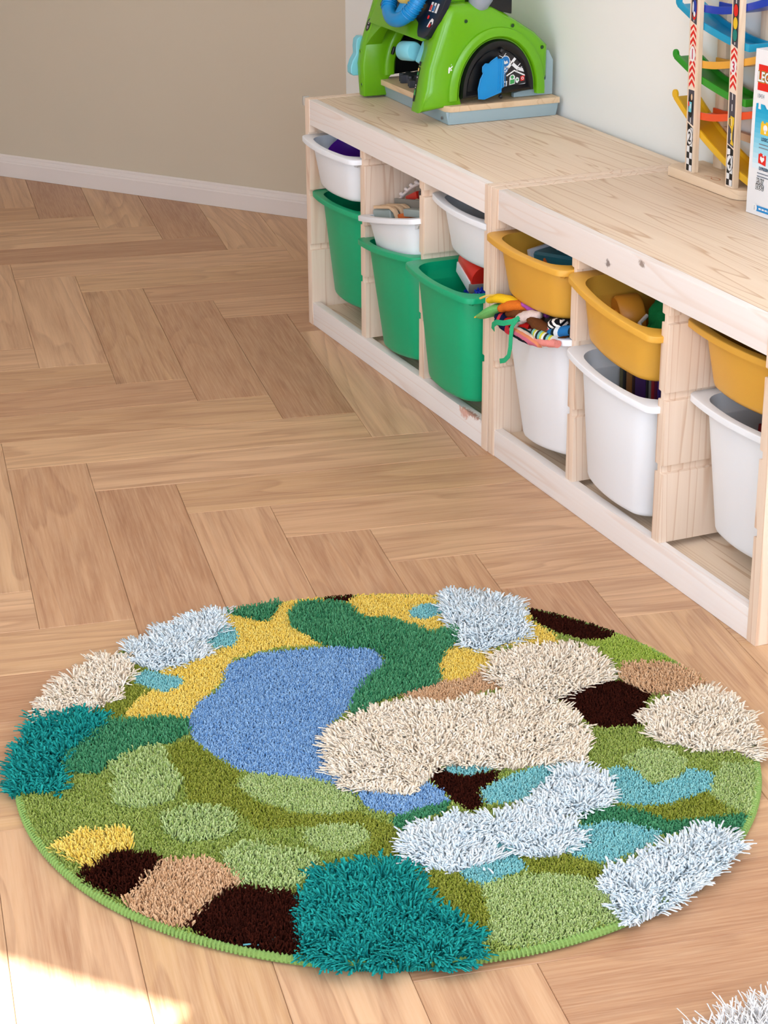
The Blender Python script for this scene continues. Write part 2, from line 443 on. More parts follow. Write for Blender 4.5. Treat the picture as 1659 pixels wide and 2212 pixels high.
# ------------------------------------------------------------------ round shag rug
# every pile patch is a traced area of the rug in floor coordinates: (yarn, pile, outline)
PATCHES = [
('cream','shag',[(1.641,-1.078),(1.591,-1.035),(1.554,-0.997),(1.527,-0.952),(1.545,-0.912),(1.592,-0.922),(1.631,-0.947),(1.666,-0.968),(1.684,-1.009),(1.673,-1.04),(1.69,-1.055),(1.674,-1.084)]),
('teal','shag',[(1.67,-1.091),(1.67,-1.04),(1.69,-1.021),(1.705,-0.997),(1.744,-1.012),(1.761,-1.034),(1.785,-1.055),(1.803,-1.08),(1.844,-1.098),(1.897,-1.11),(1.873,-1.179),(1.846,-1.171),(1.798,-1.154),(1.755,-1.138),(1.72,-1.118)]),
('ice','shag',[(1.457,-0.837),(1.432,-0.798),(1.43,-0.751),(1.456,-0.724),(1.517,-0.756),(1.537,-0.791),(1.515,-0.825),(1.488,-0.849)]),
('ice','shag',[(1.505,-0.902),(1.493,-0.879),(1.496,-0.846),(1.52,-0.82),(1.545,-0.794),(1.588,-0.796),(1.595,-0.83),(1.598,-0.86),(1.602,-0.891),(1.574,-0.904),(1.546,-0.91)]),
('ice','shag',[(1.528,-0.367),(1.532,-0.337),(1.551,-0.295),(1.581,-0.272),(1.643,-0.287),(1.723,-0.316),(1.736,-0.347),(1.739,-0.389),(1.74,-0.413),(1.721,-0.428),(1.662,-0.411),(1.617,-0.407)]),
('cream','shag',[(1.8,-0.42),(1.771,-0.389),(1.77,-0.332),(1.789,-0.278),(1.812,-0.258),(1.857,-0.255),(1.908,-0.273),(1.914,-0.314),(1.922,-0.35),(1.937,-0.389),(1.91,-0.413),(1.893,-0.435),(1.846,-0.43)]),
('cream','shag',[(1.896,-0.723),(1.871,-0.677),(1.851,-0.618),(1.861,-0.57),(1.883,-0.536),(1.886,-0.492),(1.887,-0.447),(1.92,-0.41),(1.965,-0.381),(2.003,-0.382),(2.052,-0.391),(2.119,-0.434),(2.103,-0.47),(2.089,-0.534),(2.051,-0.587),(2.044,-0.619),(2.076,-0.655),(2.094,-0.69),(2.073,-0.722),(2.044,-0.757),(1.99,-0.755)]),
('cream','shag',[(2.035,-0.292),(2.01,-0.252),(1.997,-0.158),(2.035,-0.142),(2.099,-0.151),(2.191,-0.194),(2.2,-0.217),(2.172,-0.221),(2.153,-0.263),(2.109,-0.296),(2.075,-0.306)]),
('ice','shag',[(2.164,-0.52),(2.128,-0.483),(2.119,-0.442),(2.16,-0.422),(2.202,-0.435),(2.227,-0.467),(2.23,-0.503),(2.205,-0.517),(2.181,-0.526)]),
('ice','shag',[(2.189,-0.64),(2.188,-0.612),(2.193,-0.573),(2.165,-0.538),(2.192,-0.517),(2.243,-0.518),(2.288,-0.53),(2.311,-0.574),(2.302,-0.609),(2.272,-0.621),(2.23,-0.633)]),
('ice','shag',[(2.194,-0.741),(2.175,-0.7),(2.165,-0.655),(2.202,-0.639),(2.24,-0.638),(2.285,-0.647),(2.29,-0.676),(2.29,-0.715),(2.264,-0.748),(2.227,-0.75)]),
('ice','shag',[(2.377,-0.552),(2.358,-0.523),(2.357,-0.486),(2.35,-0.461),(2.347,-0.432),(2.341,-0.404),(2.328,-0.364),(2.352,-0.352),(2.392,-0.353),(2.437,-0.385),(2.451,-0.401),(2.452,-0.429),(2.475,-0.453),(2.497,-0.503),(2.501,-0.56),(2.481,-0.564),(2.446,-0.57),(2.41,-0.563)]),
('teal','shag',[(2.269,-0.916),(2.224,-0.876),(2.221,-0.837),(2.237,-0.787),(2.257,-0.757),(2.301,-0.768),(2.344,-0.772),(2.385,-0.754),(2.432,-0.746),(2.466,-0.762),(2.479,-0.802),(2.471,-0.872),(2.432,-0.925),(2.397,-0.94),(2.379,-0.959),(2.324,-0.94)]),
('tan','mid',[(2.183,-1.112),(2.161,-1.087),(2.12,-1.047),(2.138,-0.994),(2.168,-0.98),(2.203,-0.968),(2.215,-0.991),(2.237,-1.028),(2.268,-1.057),(2.255,-1.087),(2.222,-1.112)]),
('yellow','mid',[(2.029,-1.158),(2.008,-1.121),(2.024,-1.064),(2.049,-1.059),(2.073,-1.072),(2.077,-1.104),(2.101,-1.13),(2.08,-1.139)]),
('brown','mid',[(2.101,-1.145),(2.085,-1.113),(2.074,-1.085),(2.101,-1.05),(2.127,-1.045),(2.16,-1.075),(2.179,-1.111),(2.132,-1.139)]),
('brown','mid',[(2.256,-1.047),(2.215,-0.991),(2.227,-0.952),(2.265,-0.917),(2.313,-0.932),(2.375,-0.958),(2.372,-0.983),(2.33,-1.025),(2.287,-1.051),(2.267,-1.059)]),
('aqua','short',[(1.512,-0.781),(1.494,-0.75),(1.505,-0.727),(1.543,-0.733),(1.571,-0.75),(1.569,-0.78),(1.544,-0.79)]),
('aqua','short',[(1.605,-0.924),(1.593,-0.896),(1.616,-0.881),(1.633,-0.861),(1.656,-0.858),(1.669,-0.873),(1.676,-0.897),(1.651,-0.914),(1.629,-0.926)]),
('aqua','short',[(1.568,-0.451),(1.549,-0.42),(1.567,-0.387),(1.594,-0.393),(1.606,-0.438),(1.59,-0.455)]),
('forest','mid',[(1.721,-1.006),(1.744,-0.971),(1.753,-0.926),(1.776,-0.893),(1.812,-0.905),(1.829,-0.94),(1.82,-0.968),(1.839,-1.007),(1.849,-1.034),(1.869,-1.05),(1.855,-1.082),(1.829,-1.094),(1.787,-1.076),(1.767,-1.054),(1.739,-1.025)]),
('forest','mid',[(1.441,-0.711),(1.424,-0.673),(1.42,-0.628),(1.435,-0.615),(1.471,-0.643),(1.51,-0.673),(1.487,-0.693),(1.463,-0.715)]),
('forest','mid',[(1.497,-0.629),(1.472,-0.599),(1.484,-0.564),(1.507,-0.533),(1.557,-0.537),(1.574,-0.521),(1.592,-0.488),(1.662,-0.456),(1.653,-0.407),(1.702,-0.419),(1.719,-0.459),(1.765,-0.492),(1.814,-0.514),(1.822,-0.568),(1.832,-0.617),(1.861,-0.659),(1.847,-0.671),(1.798,-0.64),(1.759,-0.6),(1.741,-0.566),(1.705,-0.55),(1.665,-0.56),(1.656,-0.58),(1.628,-0.622),(1.578,-0.633),(1.546,-0.644)]),
('brown','short',[(1.464,-0.557),(1.448,-0.495),(1.463,-0.489),(1.496,-0.528),(1.481,-0.554)]),
('brown','short',[(1.641,-0.275),(1.64,-0.247),(1.681,-0.21),(1.714,-0.187),(1.774,-0.177),(1.786,-0.219),(1.774,-0.245),(1.732,-0.271),(1.69,-0.282)]),
('tan','short',[(1.825,-0.58),(1.805,-0.552),(1.808,-0.508),(1.818,-0.474),(1.799,-0.434),(1.831,-0.419),(1.868,-0.429),(1.867,-0.467),(1.876,-0.518),(1.861,-0.57)]),
('tan','mid',[(1.908,-0.255),(1.877,-0.23),(1.901,-0.17),(1.944,-0.148),(1.983,-0.144),(1.993,-0.194),(1.977,-0.24),(1.924,-0.257)]),
('brown','short',[(1.915,-0.377),(1.892,-0.302),(1.918,-0.261),(1.965,-0.231),(2.003,-0.269),(2.052,-0.298),(2.04,-0.353),(2.021,-0.373),(1.981,-0.37)]),
('blue','short',[(1.622,-0.773),(1.61,-0.723),(1.623,-0.667),(1.642,-0.581),(1.675,-0.557),(1.718,-0.557),(1.743,-0.578),(1.769,-0.612),(1.829,-0.66),(1.844,-0.677),(1.863,-0.703),(1.932,-0.732),(2.009,-0.75),(2.05,-0.719),(2.074,-0.681),(2.067,-0.651),(2.098,-0.644),(2.131,-0.642),(2.128,-0.679),(2.137,-0.717),(2.109,-0.751),(2.063,-0.752),(2.011,-0.778),(1.957,-0.852),(1.94,-0.873),(1.882,-0.893),(1.826,-0.905),(1.771,-0.893),(1.723,-0.859),(1.696,-0.814),(1.647,-0.793)]),
('aqua','short',[(2.043,-0.611),(2.03,-0.577),(2.049,-0.528),(2.079,-0.547),(2.079,-0.593),(2.058,-0.615)]),
('brown','short',[(2.048,-0.647),(2.046,-0.62),(2.077,-0.599),(2.083,-0.547),(2.107,-0.563),(2.119,-0.595),(2.16,-0.608),(2.165,-0.631),(2.128,-0.641),(2.091,-0.644)]),
('aqua','short',[(2.12,-0.593),(2.103,-0.541),(2.092,-0.471),(2.084,-0.441),(2.102,-0.447),(2.139,-0.489),(2.158,-0.524),(2.17,-0.561),(2.158,-0.604)]),
('aqua','short',[(2.202,-0.455),(2.137,-0.401),(2.156,-0.375),(2.202,-0.38),(2.204,-0.345),(2.187,-0.305),(2.211,-0.282),(2.247,-0.308),(2.257,-0.377),(2.249,-0.408),(2.229,-0.439)]),
('aqua','short',[(2.257,-0.521),(2.263,-0.472),(2.313,-0.423),(2.334,-0.444),(2.344,-0.477),(2.353,-0.53),(2.312,-0.561),(2.292,-0.567)]),
('aqua','short',[(2.225,-0.64),(2.251,-0.61),(2.323,-0.63),(2.323,-0.656),(2.333,-0.697),(2.311,-0.709),(2.277,-0.707),(2.269,-0.672)]),
('forest','short',[(2.146,-0.739),(2.118,-0.701),(2.112,-0.671),(2.131,-0.644),(2.156,-0.661),(2.158,-0.699),(2.18,-0.735)]),
('forest','short',[(2.204,-0.495),(2.221,-0.456),(2.265,-0.417),(2.292,-0.405),(2.312,-0.332),(2.32,-0.293),(2.352,-0.307),(2.375,-0.344),(2.344,-0.353),(2.332,-0.38),(2.324,-0.425),(2.269,-0.469),(2.256,-0.514)]),
('yellow','short',[(1.438,-0.718),(1.455,-0.713),(1.502,-0.671),(1.422,-0.612),(1.432,-0.584),(1.455,-0.552),(1.479,-0.562),(1.462,-0.599),(1.497,-0.629),(1.546,-0.644),(1.614,-0.616),(1.624,-0.628),(1.605,-0.69),(1.606,-0.729),(1.615,-0.766),(1.655,-0.795),(1.688,-0.814),(1.709,-0.84),(1.735,-0.87),(1.772,-0.891),(1.749,-0.924),(1.744,-0.958),(1.72,-0.973),(1.696,-0.957),(1.659,-0.917),(1.673,-0.893),(1.652,-0.857),(1.614,-0.885),(1.586,-0.868),(1.569,-0.818),(1.57,-0.754),(1.523,-0.737),(1.493,-0.753)]),
('yellow','short',[(1.458,-0.5),(1.458,-0.446),(1.505,-0.408),(1.527,-0.36),(1.602,-0.395),(1.647,-0.4),(1.648,-0.449),(1.624,-0.479),(1.575,-0.497),(1.549,-0.534),(1.495,-0.528)]),
('yellow','short',[(1.623,-0.276),(1.64,-0.268),(1.678,-0.288),(1.739,-0.275),(1.771,-0.284),(1.744,-0.383),(1.779,-0.404),(1.81,-0.428),(1.822,-0.476),(1.819,-0.521),(1.758,-0.488),(1.712,-0.455),(1.698,-0.428),(1.714,-0.392),(1.708,-0.333)]),
('lime','short',[(1.78,-0.244),(1.774,-0.178),(1.834,-0.163),(1.894,-0.154),(1.889,-0.196),(1.875,-0.228),(1.905,-0.254),(1.906,-0.27),(1.834,-0.241)]),
('spring','mid',[(1.85,-1.031),(1.828,-0.984),(1.828,-0.95),(1.882,-0.957),(1.939,-0.955),(1.979,-0.986),(1.979,-1.031),(1.961,-1.054),(1.925,-1.047),(1.892,-1.03)]),
('spring','mid',[(2.001,-1.009),(2.012,-0.999),(2.004,-0.974),(2.015,-0.939),(2.046,-0.924),(2.081,-0.931),(2.093,-0.96),(2.086,-1.002),(2.055,-1.017)]),
('spring','short',[(1.973,-0.891),(1.952,-0.863),(1.961,-0.826),(2.011,-0.778),(2.061,-0.754),(2.097,-0.763),(2.1,-0.8),(2.074,-0.843),(2.026,-0.878)]),
('spring','short',[(2.121,-0.852),(2.116,-0.82),(2.136,-0.776),(2.173,-0.778),(2.189,-0.811),(2.179,-0.846),(2.149,-0.859)]),
('spring','mid',[(2.127,-0.966),(2.12,-0.925),(2.151,-0.898),(2.17,-0.868),(2.199,-0.859),(2.233,-0.899),(2.248,-0.935),(2.224,-0.963),(2.17,-0.975)]),
('spring','short',[(2.329,-0.695),(2.327,-0.661),(2.332,-0.625),(2.359,-0.576),(2.387,-0.552),(2.42,-0.555),(2.464,-0.554),(2.476,-0.558),(2.463,-0.611),(2.476,-0.625),(2.472,-0.679),(2.465,-0.719),(2.439,-0.743),(2.402,-0.718),(2.368,-0.708)]),
('spring','short',[(2.12,-0.377),(2.11,-0.334),(2.132,-0.302),(2.17,-0.295),(2.201,-0.336),(2.199,-0.378),(2.152,-0.373)]),
('spring','short',[(2.189,-0.254),(2.213,-0.217),(2.287,-0.251),(2.341,-0.288),(2.292,-0.312),(2.256,-0.319),(2.218,-0.284)]),
('olive','short',[(2.245,-0.417),(2.249,-0.379),(2.251,-0.315),(2.288,-0.306),(2.312,-0.332),(2.292,-0.405),(2.27,-0.42)]),
('olive','short',[(2.274,-0.608),(2.298,-0.567),(2.335,-0.55),(2.363,-0.542),(2.385,-0.556),(2.359,-0.576),(2.332,-0.625),(2.323,-0.63),(2.275,-0.618)]),
('olive','short',[(2.243,-0.744),(2.279,-0.709),(2.311,-0.709),(2.333,-0.697),(2.373,-0.71),(2.411,-0.723),(2.443,-0.745),(2.413,-0.742),(2.378,-0.747),(2.339,-0.76),(2.306,-0.76)]),
('olive','short',[(1.506,-0.906),(1.549,-0.897),(1.577,-0.884),(1.585,-0.866),(1.615,-0.883),(1.589,-0.895),(1.605,-0.925),(1.629,-0.926),(1.66,-0.916),(1.724,-0.973),(1.715,-1.005),(1.68,-0.993),(1.663,-1.014),(1.656,-1.001),(1.638,-0.961),(1.574,-0.919)]),
('olive','short',[(1.837,-0.946),(1.826,-0.905),(1.888,-0.895),(1.943,-0.874),(1.979,-0.894),(2.03,-0.879),(2.08,-0.845),(2.108,-0.767),(2.159,-0.739),(2.228,-0.751),(2.238,-0.755),(2.209,-0.794),(2.168,-0.776),(2.112,-0.845),(2.098,-0.904),(2.028,-0.918),(1.986,-0.968),(1.933,-0.951),(1.877,-0.952)]),
]
RC = (1.962, -0.661); RR = 0.512
YARN = {'cream': ((254, 244, 226), (240, 216, 184)), 'teal': ((44, 168, 158), (8, 104, 104)), 'ice': ((240, 247, 248), (206, 223, 231)),
        'tan': ((230, 188, 146), (192, 142, 98)), 'yellow': ((254, 228, 122), (238, 190, 56)), 'brown': ((62, 24, 14), (32, 8, 4)),
        'aqua': ((150, 214, 212), (92, 170, 178)), 'forest': ((86, 158, 110), (26, 96, 58)), 'blue': ((156, 196, 234), (76, 126, 186)),
        'lime': ((176, 196, 88), (132, 158, 46)), 'spring': ((196, 214, 146), (126, 154, 66)), 'olive': ((156, 162, 66), (92, 104, 20)),
        'green': ((170, 186, 98), (98, 120, 30)), 'white': ((252, 250, 248), (238, 234, 228))}
NICE = {'cream': 'cream', 'teal': 'teal', 'ice': 'pale ice blue', 'tan': 'tan', 'yellow': 'yellow', 'brown': 'dark brown', 'aqua': 'aqua', 'forest': 'dark green',
        'blue': 'blue', 'lime': 'bright lime green', 'spring': 'light green', 'olive': 'olive', 'green': 'grass green', 'white': 'white'}
def yarn(name):
    a, b = [tuple(255 * (v / 255) ** .90 for v in q) for q in YARN[name]] if name not in ('brown', 'teal', 'white') else YARN[name]; N = Nodes('yarn_' + name, 0.95, 0.05)
    at = N.n('ShaderNodeAttribute'); at.attribute_name = 'tone'; at.attribute_type = 'GEOMETRY'
    v = N.coords(); f = N.math('ADD', N.math('MULTIPLY', at.outputs['Fac'], 0.75), N.math('MULTIPLY', N.noise(v, 9, 2), 0.25))
    N.color(N.mix(f, lin(b), lin(a)))
    N.l(N.b.inputs['Base Color'].links[0].from_socket, N.b.inputs['Sheen Tint']); N.b.inputs['Sheen Weight'].default_value = 0.30; N.b.inputs['Sheen Roughness'].default_value = 0.5
    return N.m
YM = {k: yarn(k) for k in YARN}
def inside(P, poly):
    q = np.array(poly); x, y = P[:, 0], P[:, 1]; r = np.zeros(len(P), bool); j = len(q) - 1
    for i in range(len(q)):
        xi, yi = q[i]; xj, yj = q[j]
        c = ((yi > y) != (yj > y)) & (x < (xj - xi) * (y - yi) / (yj - yi + 1e-12) + xi)
        r ^= c; j = i
    return r
def strands(P, L, rad, lean, segs, sides, droop=0.0, dirs=None, z0=0.0045):
    """tapering yarn ends rooted at P; returns vertices, quads/tris and a tone per vertex"""
    n = len(P); a = rng.uniform(0, 2 * math.pi, n)
    d = np.c_[np.cos(a), np.sin(a)] * (rng.uniform(0.15, 1, n) ** .7)[:, None]
    if dirs is not None: d = d * .75 + dirs
    d *= np.asarray(lean).reshape(-1, 1)
    LL = L * rng.uniform(.8, 1.16, n); rr = rad * rng.uniform(.82, 1.18, n); ph = rng.uniform(0, 6.28, n)
    V = np.zeros((n, segs + 1, sides, 3))
    for k in range(segs + 1):
        s = k / segs
        off = d * (LL * (s * .55 + .45 * s * s * (1 + droop)))[:, None]
        zz = z0 + LL * (s - .30 * s * s * np.minimum(1.4, (d ** 2).sum(1) * 2 + droop))
        r = rr * (1.0 - .10 * s if k < segs else .88)
        for m in range(sides):
            w = ph + 2 * math.pi * m / sides + s * 1.2
            V[:, k, m, 0] = P[:, 0] + off[:, 0] + r * np.cos(w); V[:, k, m, 1] = P[:, 1] + off[:, 1] + r * np.sin(w)
            V[:, k, m, 2] = np.maximum(zz, .002)
    base = (np.arange(n) * (segs + 1) * sides)[:, None, None]
    k = np.arange(segs)[None, :, None]; m = np.arange(sides)[None, None, :]; m2 = (m + 1) % sides
    q = np.stack([base + k * sides + m, base + k * sides + m2, base + (k + 1) * sides + m2, base + (k + 1) * sides + m], -1).reshape(-1, 4)
    cap = base[:, :, 0] + segs * sides + np.arange(sides)[None, :]
    tone = np.repeat(rng.uniform(0, 1, n), (segs + 1) * sides)
    return V.reshape(-1, 3), q, cap.reshape(-1, sides), tone
def pile_mesh(V, q, cap, tone, mat, name='pile_patch'):
    me = bpy.data.meshes.new(name); nq, nc, sd_ = len(q), len(cap), cap.shape[1]
    me.vertices.add(len(V)); me.vertices.foreach_set('co', V.astype(np.float32).ravel())
    me.loops.add(nq * 4 + nc * sd_); me.loops.foreach_set('vertex_index', np.concatenate([q.ravel(), cap.ravel()]).astype(np.int32))
    me.polygons.add(nq + nc)
    me.polygons.foreach_set('loop_start', np.concatenate([np.arange(nq) * 4, nq * 4 + np.arange(nc) * sd_]).astype(np.int32))
    me.polygons.foreach_set('use_smooth', np.ones(nq + nc, bool))
    me.update(calc_edges=True)
    at = me.attributes.new('tone', 'FLOAT', 'POINT'); at.data.foreach_set('value', tone.astype(np.float32))
    me.materials.append(mat)
    return me
rug = tag(empty('shag_rug', (RC[0], RC[1], 0)), 'round patchwork shag rug of greens, blue, cream, yellow and brown lying on the floor', 'rug')
lip = [(RR * .2, .0006), (RR - .004, .0006), (RR - .004, .0048), (RR * .2, .0048)]
MB().lathe([(0.002, .0006), (RR - .004, .0006), (RR - .004, .0048), (0.002, .0048)], 120).build('backing', cloth('rug_backing', (112, 132, 52)), rug, smooth=False)
ringp = [(( RR + .0012 * math.sin(9 * w) ) * math.cos(w), (RR + .0012 * math.sin(9 * w)) * math.sin(w), .0058) for w in [2 * math.pi * i / 150 for i in range(150)]]
bind = MB().tube(ringp, .0052, 8, closed=True).build('edge_binding', cloth('binding_green', (128, 158, 84)), rug)
st_ = MB()
for i in range(560):
    w = 2 * math.pi * i / 560; c_, s_ = math.cos(w), math.sin(w)
    st_.tube([((RR + a) * math.cos(w + b), (RR + a) * math.sin(w + b), zz) for a, b, zz in ((-.0055, 0, .0062), (-.001, .001, .0116), (.0042, .002, .0096), (.0058, .003, .0040))], .0017, 4)
so = st_.build('binding_stitches', cloth('stitch_green', (136, 168, 92)), bind); so['kind'] = 'stuff'
# one jittered grid of yarn roots, shared out to the patches
def grid(sp, x0, x1, y0, y1):
    nx, ny = int((x1 - x0) / sp), int((y1 - y0) / (sp * .87))
    X, Y = np.meshgrid(np.arange(nx), np.arange(ny)); X = X + (Y % 2) * .5
    P = np.c_[x0 + X.ravel() * sp, y0 + Y.ravel() * sp * .87]
    return P + rng.uniform(-.28, .28, P.shape) * sp
STY = {'short': dict(sp=.0024, L=.0100, rad=.00128, lean=.66, segs=2, sides=3), 'mid': dict(sp=.0027, L=.0165, rad=.00135, lean=.75, segs=2, sides=3),
       'shag': dict(sp=.0033, L=.0215, rad=.00190, lean=.60, segs=4, sides=3)}
PILE = {}
for kd, s in STY.items():
    P = grid(s['sp'], RC[0] - .58, RC[0] + .58, RC[1] - .58, RC[1] + .58)
    owner = np.full(len(P), -1)
    for i in range(len(PATCHES) - 1, -1, -1): owner[inside(P + rng.normal(0, .0012, P.shape), PATCHES[i][2])] = i
    rad = np.hypot(P[:, 0] - RC[0], P[:, 1] - RC[1])
    owner[rad > RR + (.012 if kd == 'shag' else -.002)] = -9
    PILE[kd] = (P, owner)
def add_patch(idx, col, kd, label):
    P, owner = PILE[kd]; s = STY[kd]; p = P[owner == idx]
    if len(p) < 5: return
    v = p - np.array(RC); rad = np.hypot(v[:, 0], v[:, 1])
    edge = np.clip((rad - (RR - .05)) / .06, 0, 1)
    dirs = v / rad[:, None] * (edge * (.45 if kd == 'shag' else .35))[:, None]
    lean = s['lean']; L = s['L'] * np.ones(len(p))
    if kd == 'shag':                           # thick patches dome outward and lie in clumps
        c = p.mean(0); w = p - c; rmax = np.percentile(np.hypot(w[:, 0], w[:, 1]), 90)
        dirs = dirs * .8 + w / rmax * .45
        ca = np.floor(p / .021); h = np.sin(ca[:, 0] * 127.1 + ca[:, 1] * 311.7 + idx) * 43758.5; h = h - np.floor(h)
        dirs = dirs + np.c_[np.cos(h * 6.28), np.sin(h * 6.28)] * .55
        L = L * (.86 + .28 * h)
    elif kd == 'mid':
        dirs = dirs + np.array([[math.cos(idx * 2.1), math.sin(idx * 2.1)]]) * .25
    V, q, cap, tone = strands(p, L, s['rad'], lean, s['segs'], s['sides'], 0.5 if kd == 'shag' else 0.0, dirs)
    V[:, 0] -= RC[0]; V[:, 1] -= RC[1]
    o = link('pile_patch', pile_mesh(V, q, cap, tone, YM[col]), rug)
    o['label'] = label; o['kind'] = 'stuff'
HOW = {'short': 'low dense %s pile patch', 'mid': 'medium high %s pile patch', 'shag': 'tall shaggy %s pile patch'}
for i, (col_, kd, poly) in enumerate(PATCHES): add_patch(i, col_, kd, HOW[kd] % NICE[col_])
add_patch(-1, 'green', 'short', 'low dense grass green ground pile')
MB().tube([(0.365, -.352, .010), (0.372, -.340, .013), (0.378, -.325, .009), (0.372, -.312, .013), (0.366, -.300, .012)], .0011, 6).build('loose_thread', YM['aqua'], rug)
# corner of a white fur rug by the camera
fur = tag(empty('fur_rug', (2.985, -0.535, 0)), 'white long-haired fur rug just entering the bottom right corner of the floor', 'rug')
fp = [(0.295 * math.cos(w) * (1 + .02 * math.sin(7 * w)), 0.27 * math.sin(w) * (1 + .02 * math.cos(5 * w))) for w in [2 * math.pi * i / 60 for i in range(60)]]
MB().prism(fp, lambda x, y: (x, y, .0006), lambda x, y: (x, y, .005)).build('hide', cloth('fur_backing', (214, 208, 200)), fur, smooth=False)
P = grid(.0042, -.32, .32, -.3, .3); P = P[inside(P, fp)]
rad = np.hypot(P[:, 0], P[:, 1])
V, q, cap, tone = strands(P, .036 * np.ones(len(P)), .0011, .8, 4, 3, .3, P / np.maximum(rad, .01)[:, None] * np.clip((rad - .2) / .09, 0, 1)[:, None] * .5)
fo = link('fur', pile_mesh(V, q, cap, tone, YM['white'], 'fur'), fur); fo['kind'] = 'stuff'

# ------------------------------------------------------------------ storage units
UW, UD, UH, PT = 0.94, 0.426, 0.526, 0.025
GRV = (0.1855, 0.313, 0.444)
def panel_profile(left, right, t=PT, g=0.008, gh=0.0075, z0=0.0, z1=UH):
    """front outline (x,z) of an upright board with slots on its left and/or right face"""
    p = [(0, z0), (t, z0)]
    if right:
        for z in GRV: p += [(t, z - gh), (t - g, z - gh + 0.001), (t - g, z + gh - 0.001), (t, z + gh)]
    p += [(t, z1), (0, z1)]
    if left:
        for z in reversed(GRV): p += [(0, z + gh), (g, z + gh - 0.001), (g, z - gh + 0.001), (0, z - gh)]
    return p
def upright(left, right, y0, y1, z0, z1):
    mb = MB(); pr = panel_profile(left, right, z0=z0, z1=z1)
    mb.prism(pr, lambda x, z: (x, y0, z), lambda x, z: (x, y1, z))
    return mb.mesh('side_panel', M_SIDE, bevel=0.0012, seg=2)
def make_unit(x0, y0, label, rail_mat, low_mat):
    u = tag(empty('storage_unit', (x0, y0, 0)), label, 'storage unit', 'pine storage units along the wall')
    link('side_panel', upright(False, True, 0, UD, 0, UH), u)
    link('side_panel', upright(True, False, 0, UD, 0, UH), u, (UW - PT, 0, 0))
    for x in (0.305, 0.610):
        link('divider', upright(True, True, 0.005, UD - 0.004, 0.0545, 0.5075), u, (x, 0, 0))
    a, b = PT + 0.0003, UW - PT - 0.0003
    MB().box(a, b, 0.0012, 0.0195, 0.4690, UH - 0.0003).build('front_rail', rail_mat, u, bevel=0.0012)
    MB().box(a, b, UD - 0.0195, UD - 0.001, 0.4690, UH).build('back_rail', M_TOP, u, bevel=0.001)
    MB().box(a, b, 0.0204, UD - 0.0204, 0.5085, UH - 0.0004).build('top_panel', M_TOP, u, bevel=0.0007)
    MB().box(a, b, 0.0012, 0.0195, 0.0004, 0.0545).build('bottom_rail', low_mat, u, bevel=0.0012)
    MB().box(a, b, UD - 0.0195, UD - 0.001, 0.0004, 0.0545).build('back_rail', M_RAIL, u, bevel=0.001)
    MB().box(a, b, 0.0204, UD - 0.0204, 0.026, 0.0425).build('bottom_board', M_TOP, u, bevel=0.0007)
    for xs, yy, zz in ((UW, 0.038, 0.036), (UW, 0.038, 0.497), (UW, 0.39, 0.036), (UW, 0.39, 0.497)):
        Mx = Matrix.Translation((xs - 0.001, yy, zz)) @ Matrix.Rotation(math.pi / 2, 4, 'Y')
        mb = MB().lathe([(0.0062, 0.0), (0.0062, 0.0016), (0.0050, 0.0024), (0.0030, 0.0024), (0.0028, 0.0008)], 14, Mx, 0)
        mb.lathe([(0.0027, 0.0009), (0.0026, 0.0011)], 6, Mx, 1)
        mb.build('screw', [M_STEEL, M_DARKHOLE], u)
    return u
make_unit(0, 0, 'pine storage unit in the corner carrying the green toy console, with green and white bins', M_RAIL, M_LOW)
make_unit(0.9425, 0.001, 'pine storage unit nearest the rug carrying the ramp tower, with orange and white bins', M_RAIL2, M_RAIL)
guard = MB().tube([(-0.0045, -0.001, 0.521), (-0.0045, 0.012, 0.526)], 0.0042, 8).box(-0.0085, -0.0005, -0.003, 0.011, 0.508, 0.5285)
tag(recenter(guard.build('corner_bracket', plastic('clear_grey_plastic', (176, 172, 162), 0.25, .01), bevel=0.002)),
    'small grey plastic bracket on the far top corner of the corner storage unit', 'bracket')

# ------------------------------------------------------------------ bins
def outline(hw, yf, yb, r, rb, bow, kc=7, ks=6, kf=18):
    """rounded rectangle with a bowed front; always the same number of points"""
    P = []
    def arc(cx, cy, rr, a0):
        for i in range(kc):
            w = R(a0 + 90 * i / (kc - 1)); P.append([cx + rr * math.cos(w), cy + rr * math.sin(w)])
    arc(-hw + r, yf + r, r, 180)
    for i in range(1, kf): P.append([-hw + r + (2 * hw - 2 * r) * i / kf, yf])
    arc(hw - r, yf + r, r, 270)
    for i in range(1, ks): P.append([hw, yf + r + (yb - yf - r - rb) * i / ks])
    arc(hw - rb, yb - rb, rb, 0)
    for i in range(1, ks): P.append([hw - rb - (2 * hw - 2 * rb) * i / ks, yb])
    arc(-hw + rb, yb - rb, rb, 90)
    for i in range(1, ks): P.append([-hw, yb - rb - (yb - rb - yf - r) * i / ks])
    for p in P:
        k = max(0.0, 1 - (p[1] - yf) / 0.16); p[1] -= bow * (1 - (p[0] / hw) ** 2) * k
    return P
BIN = {}
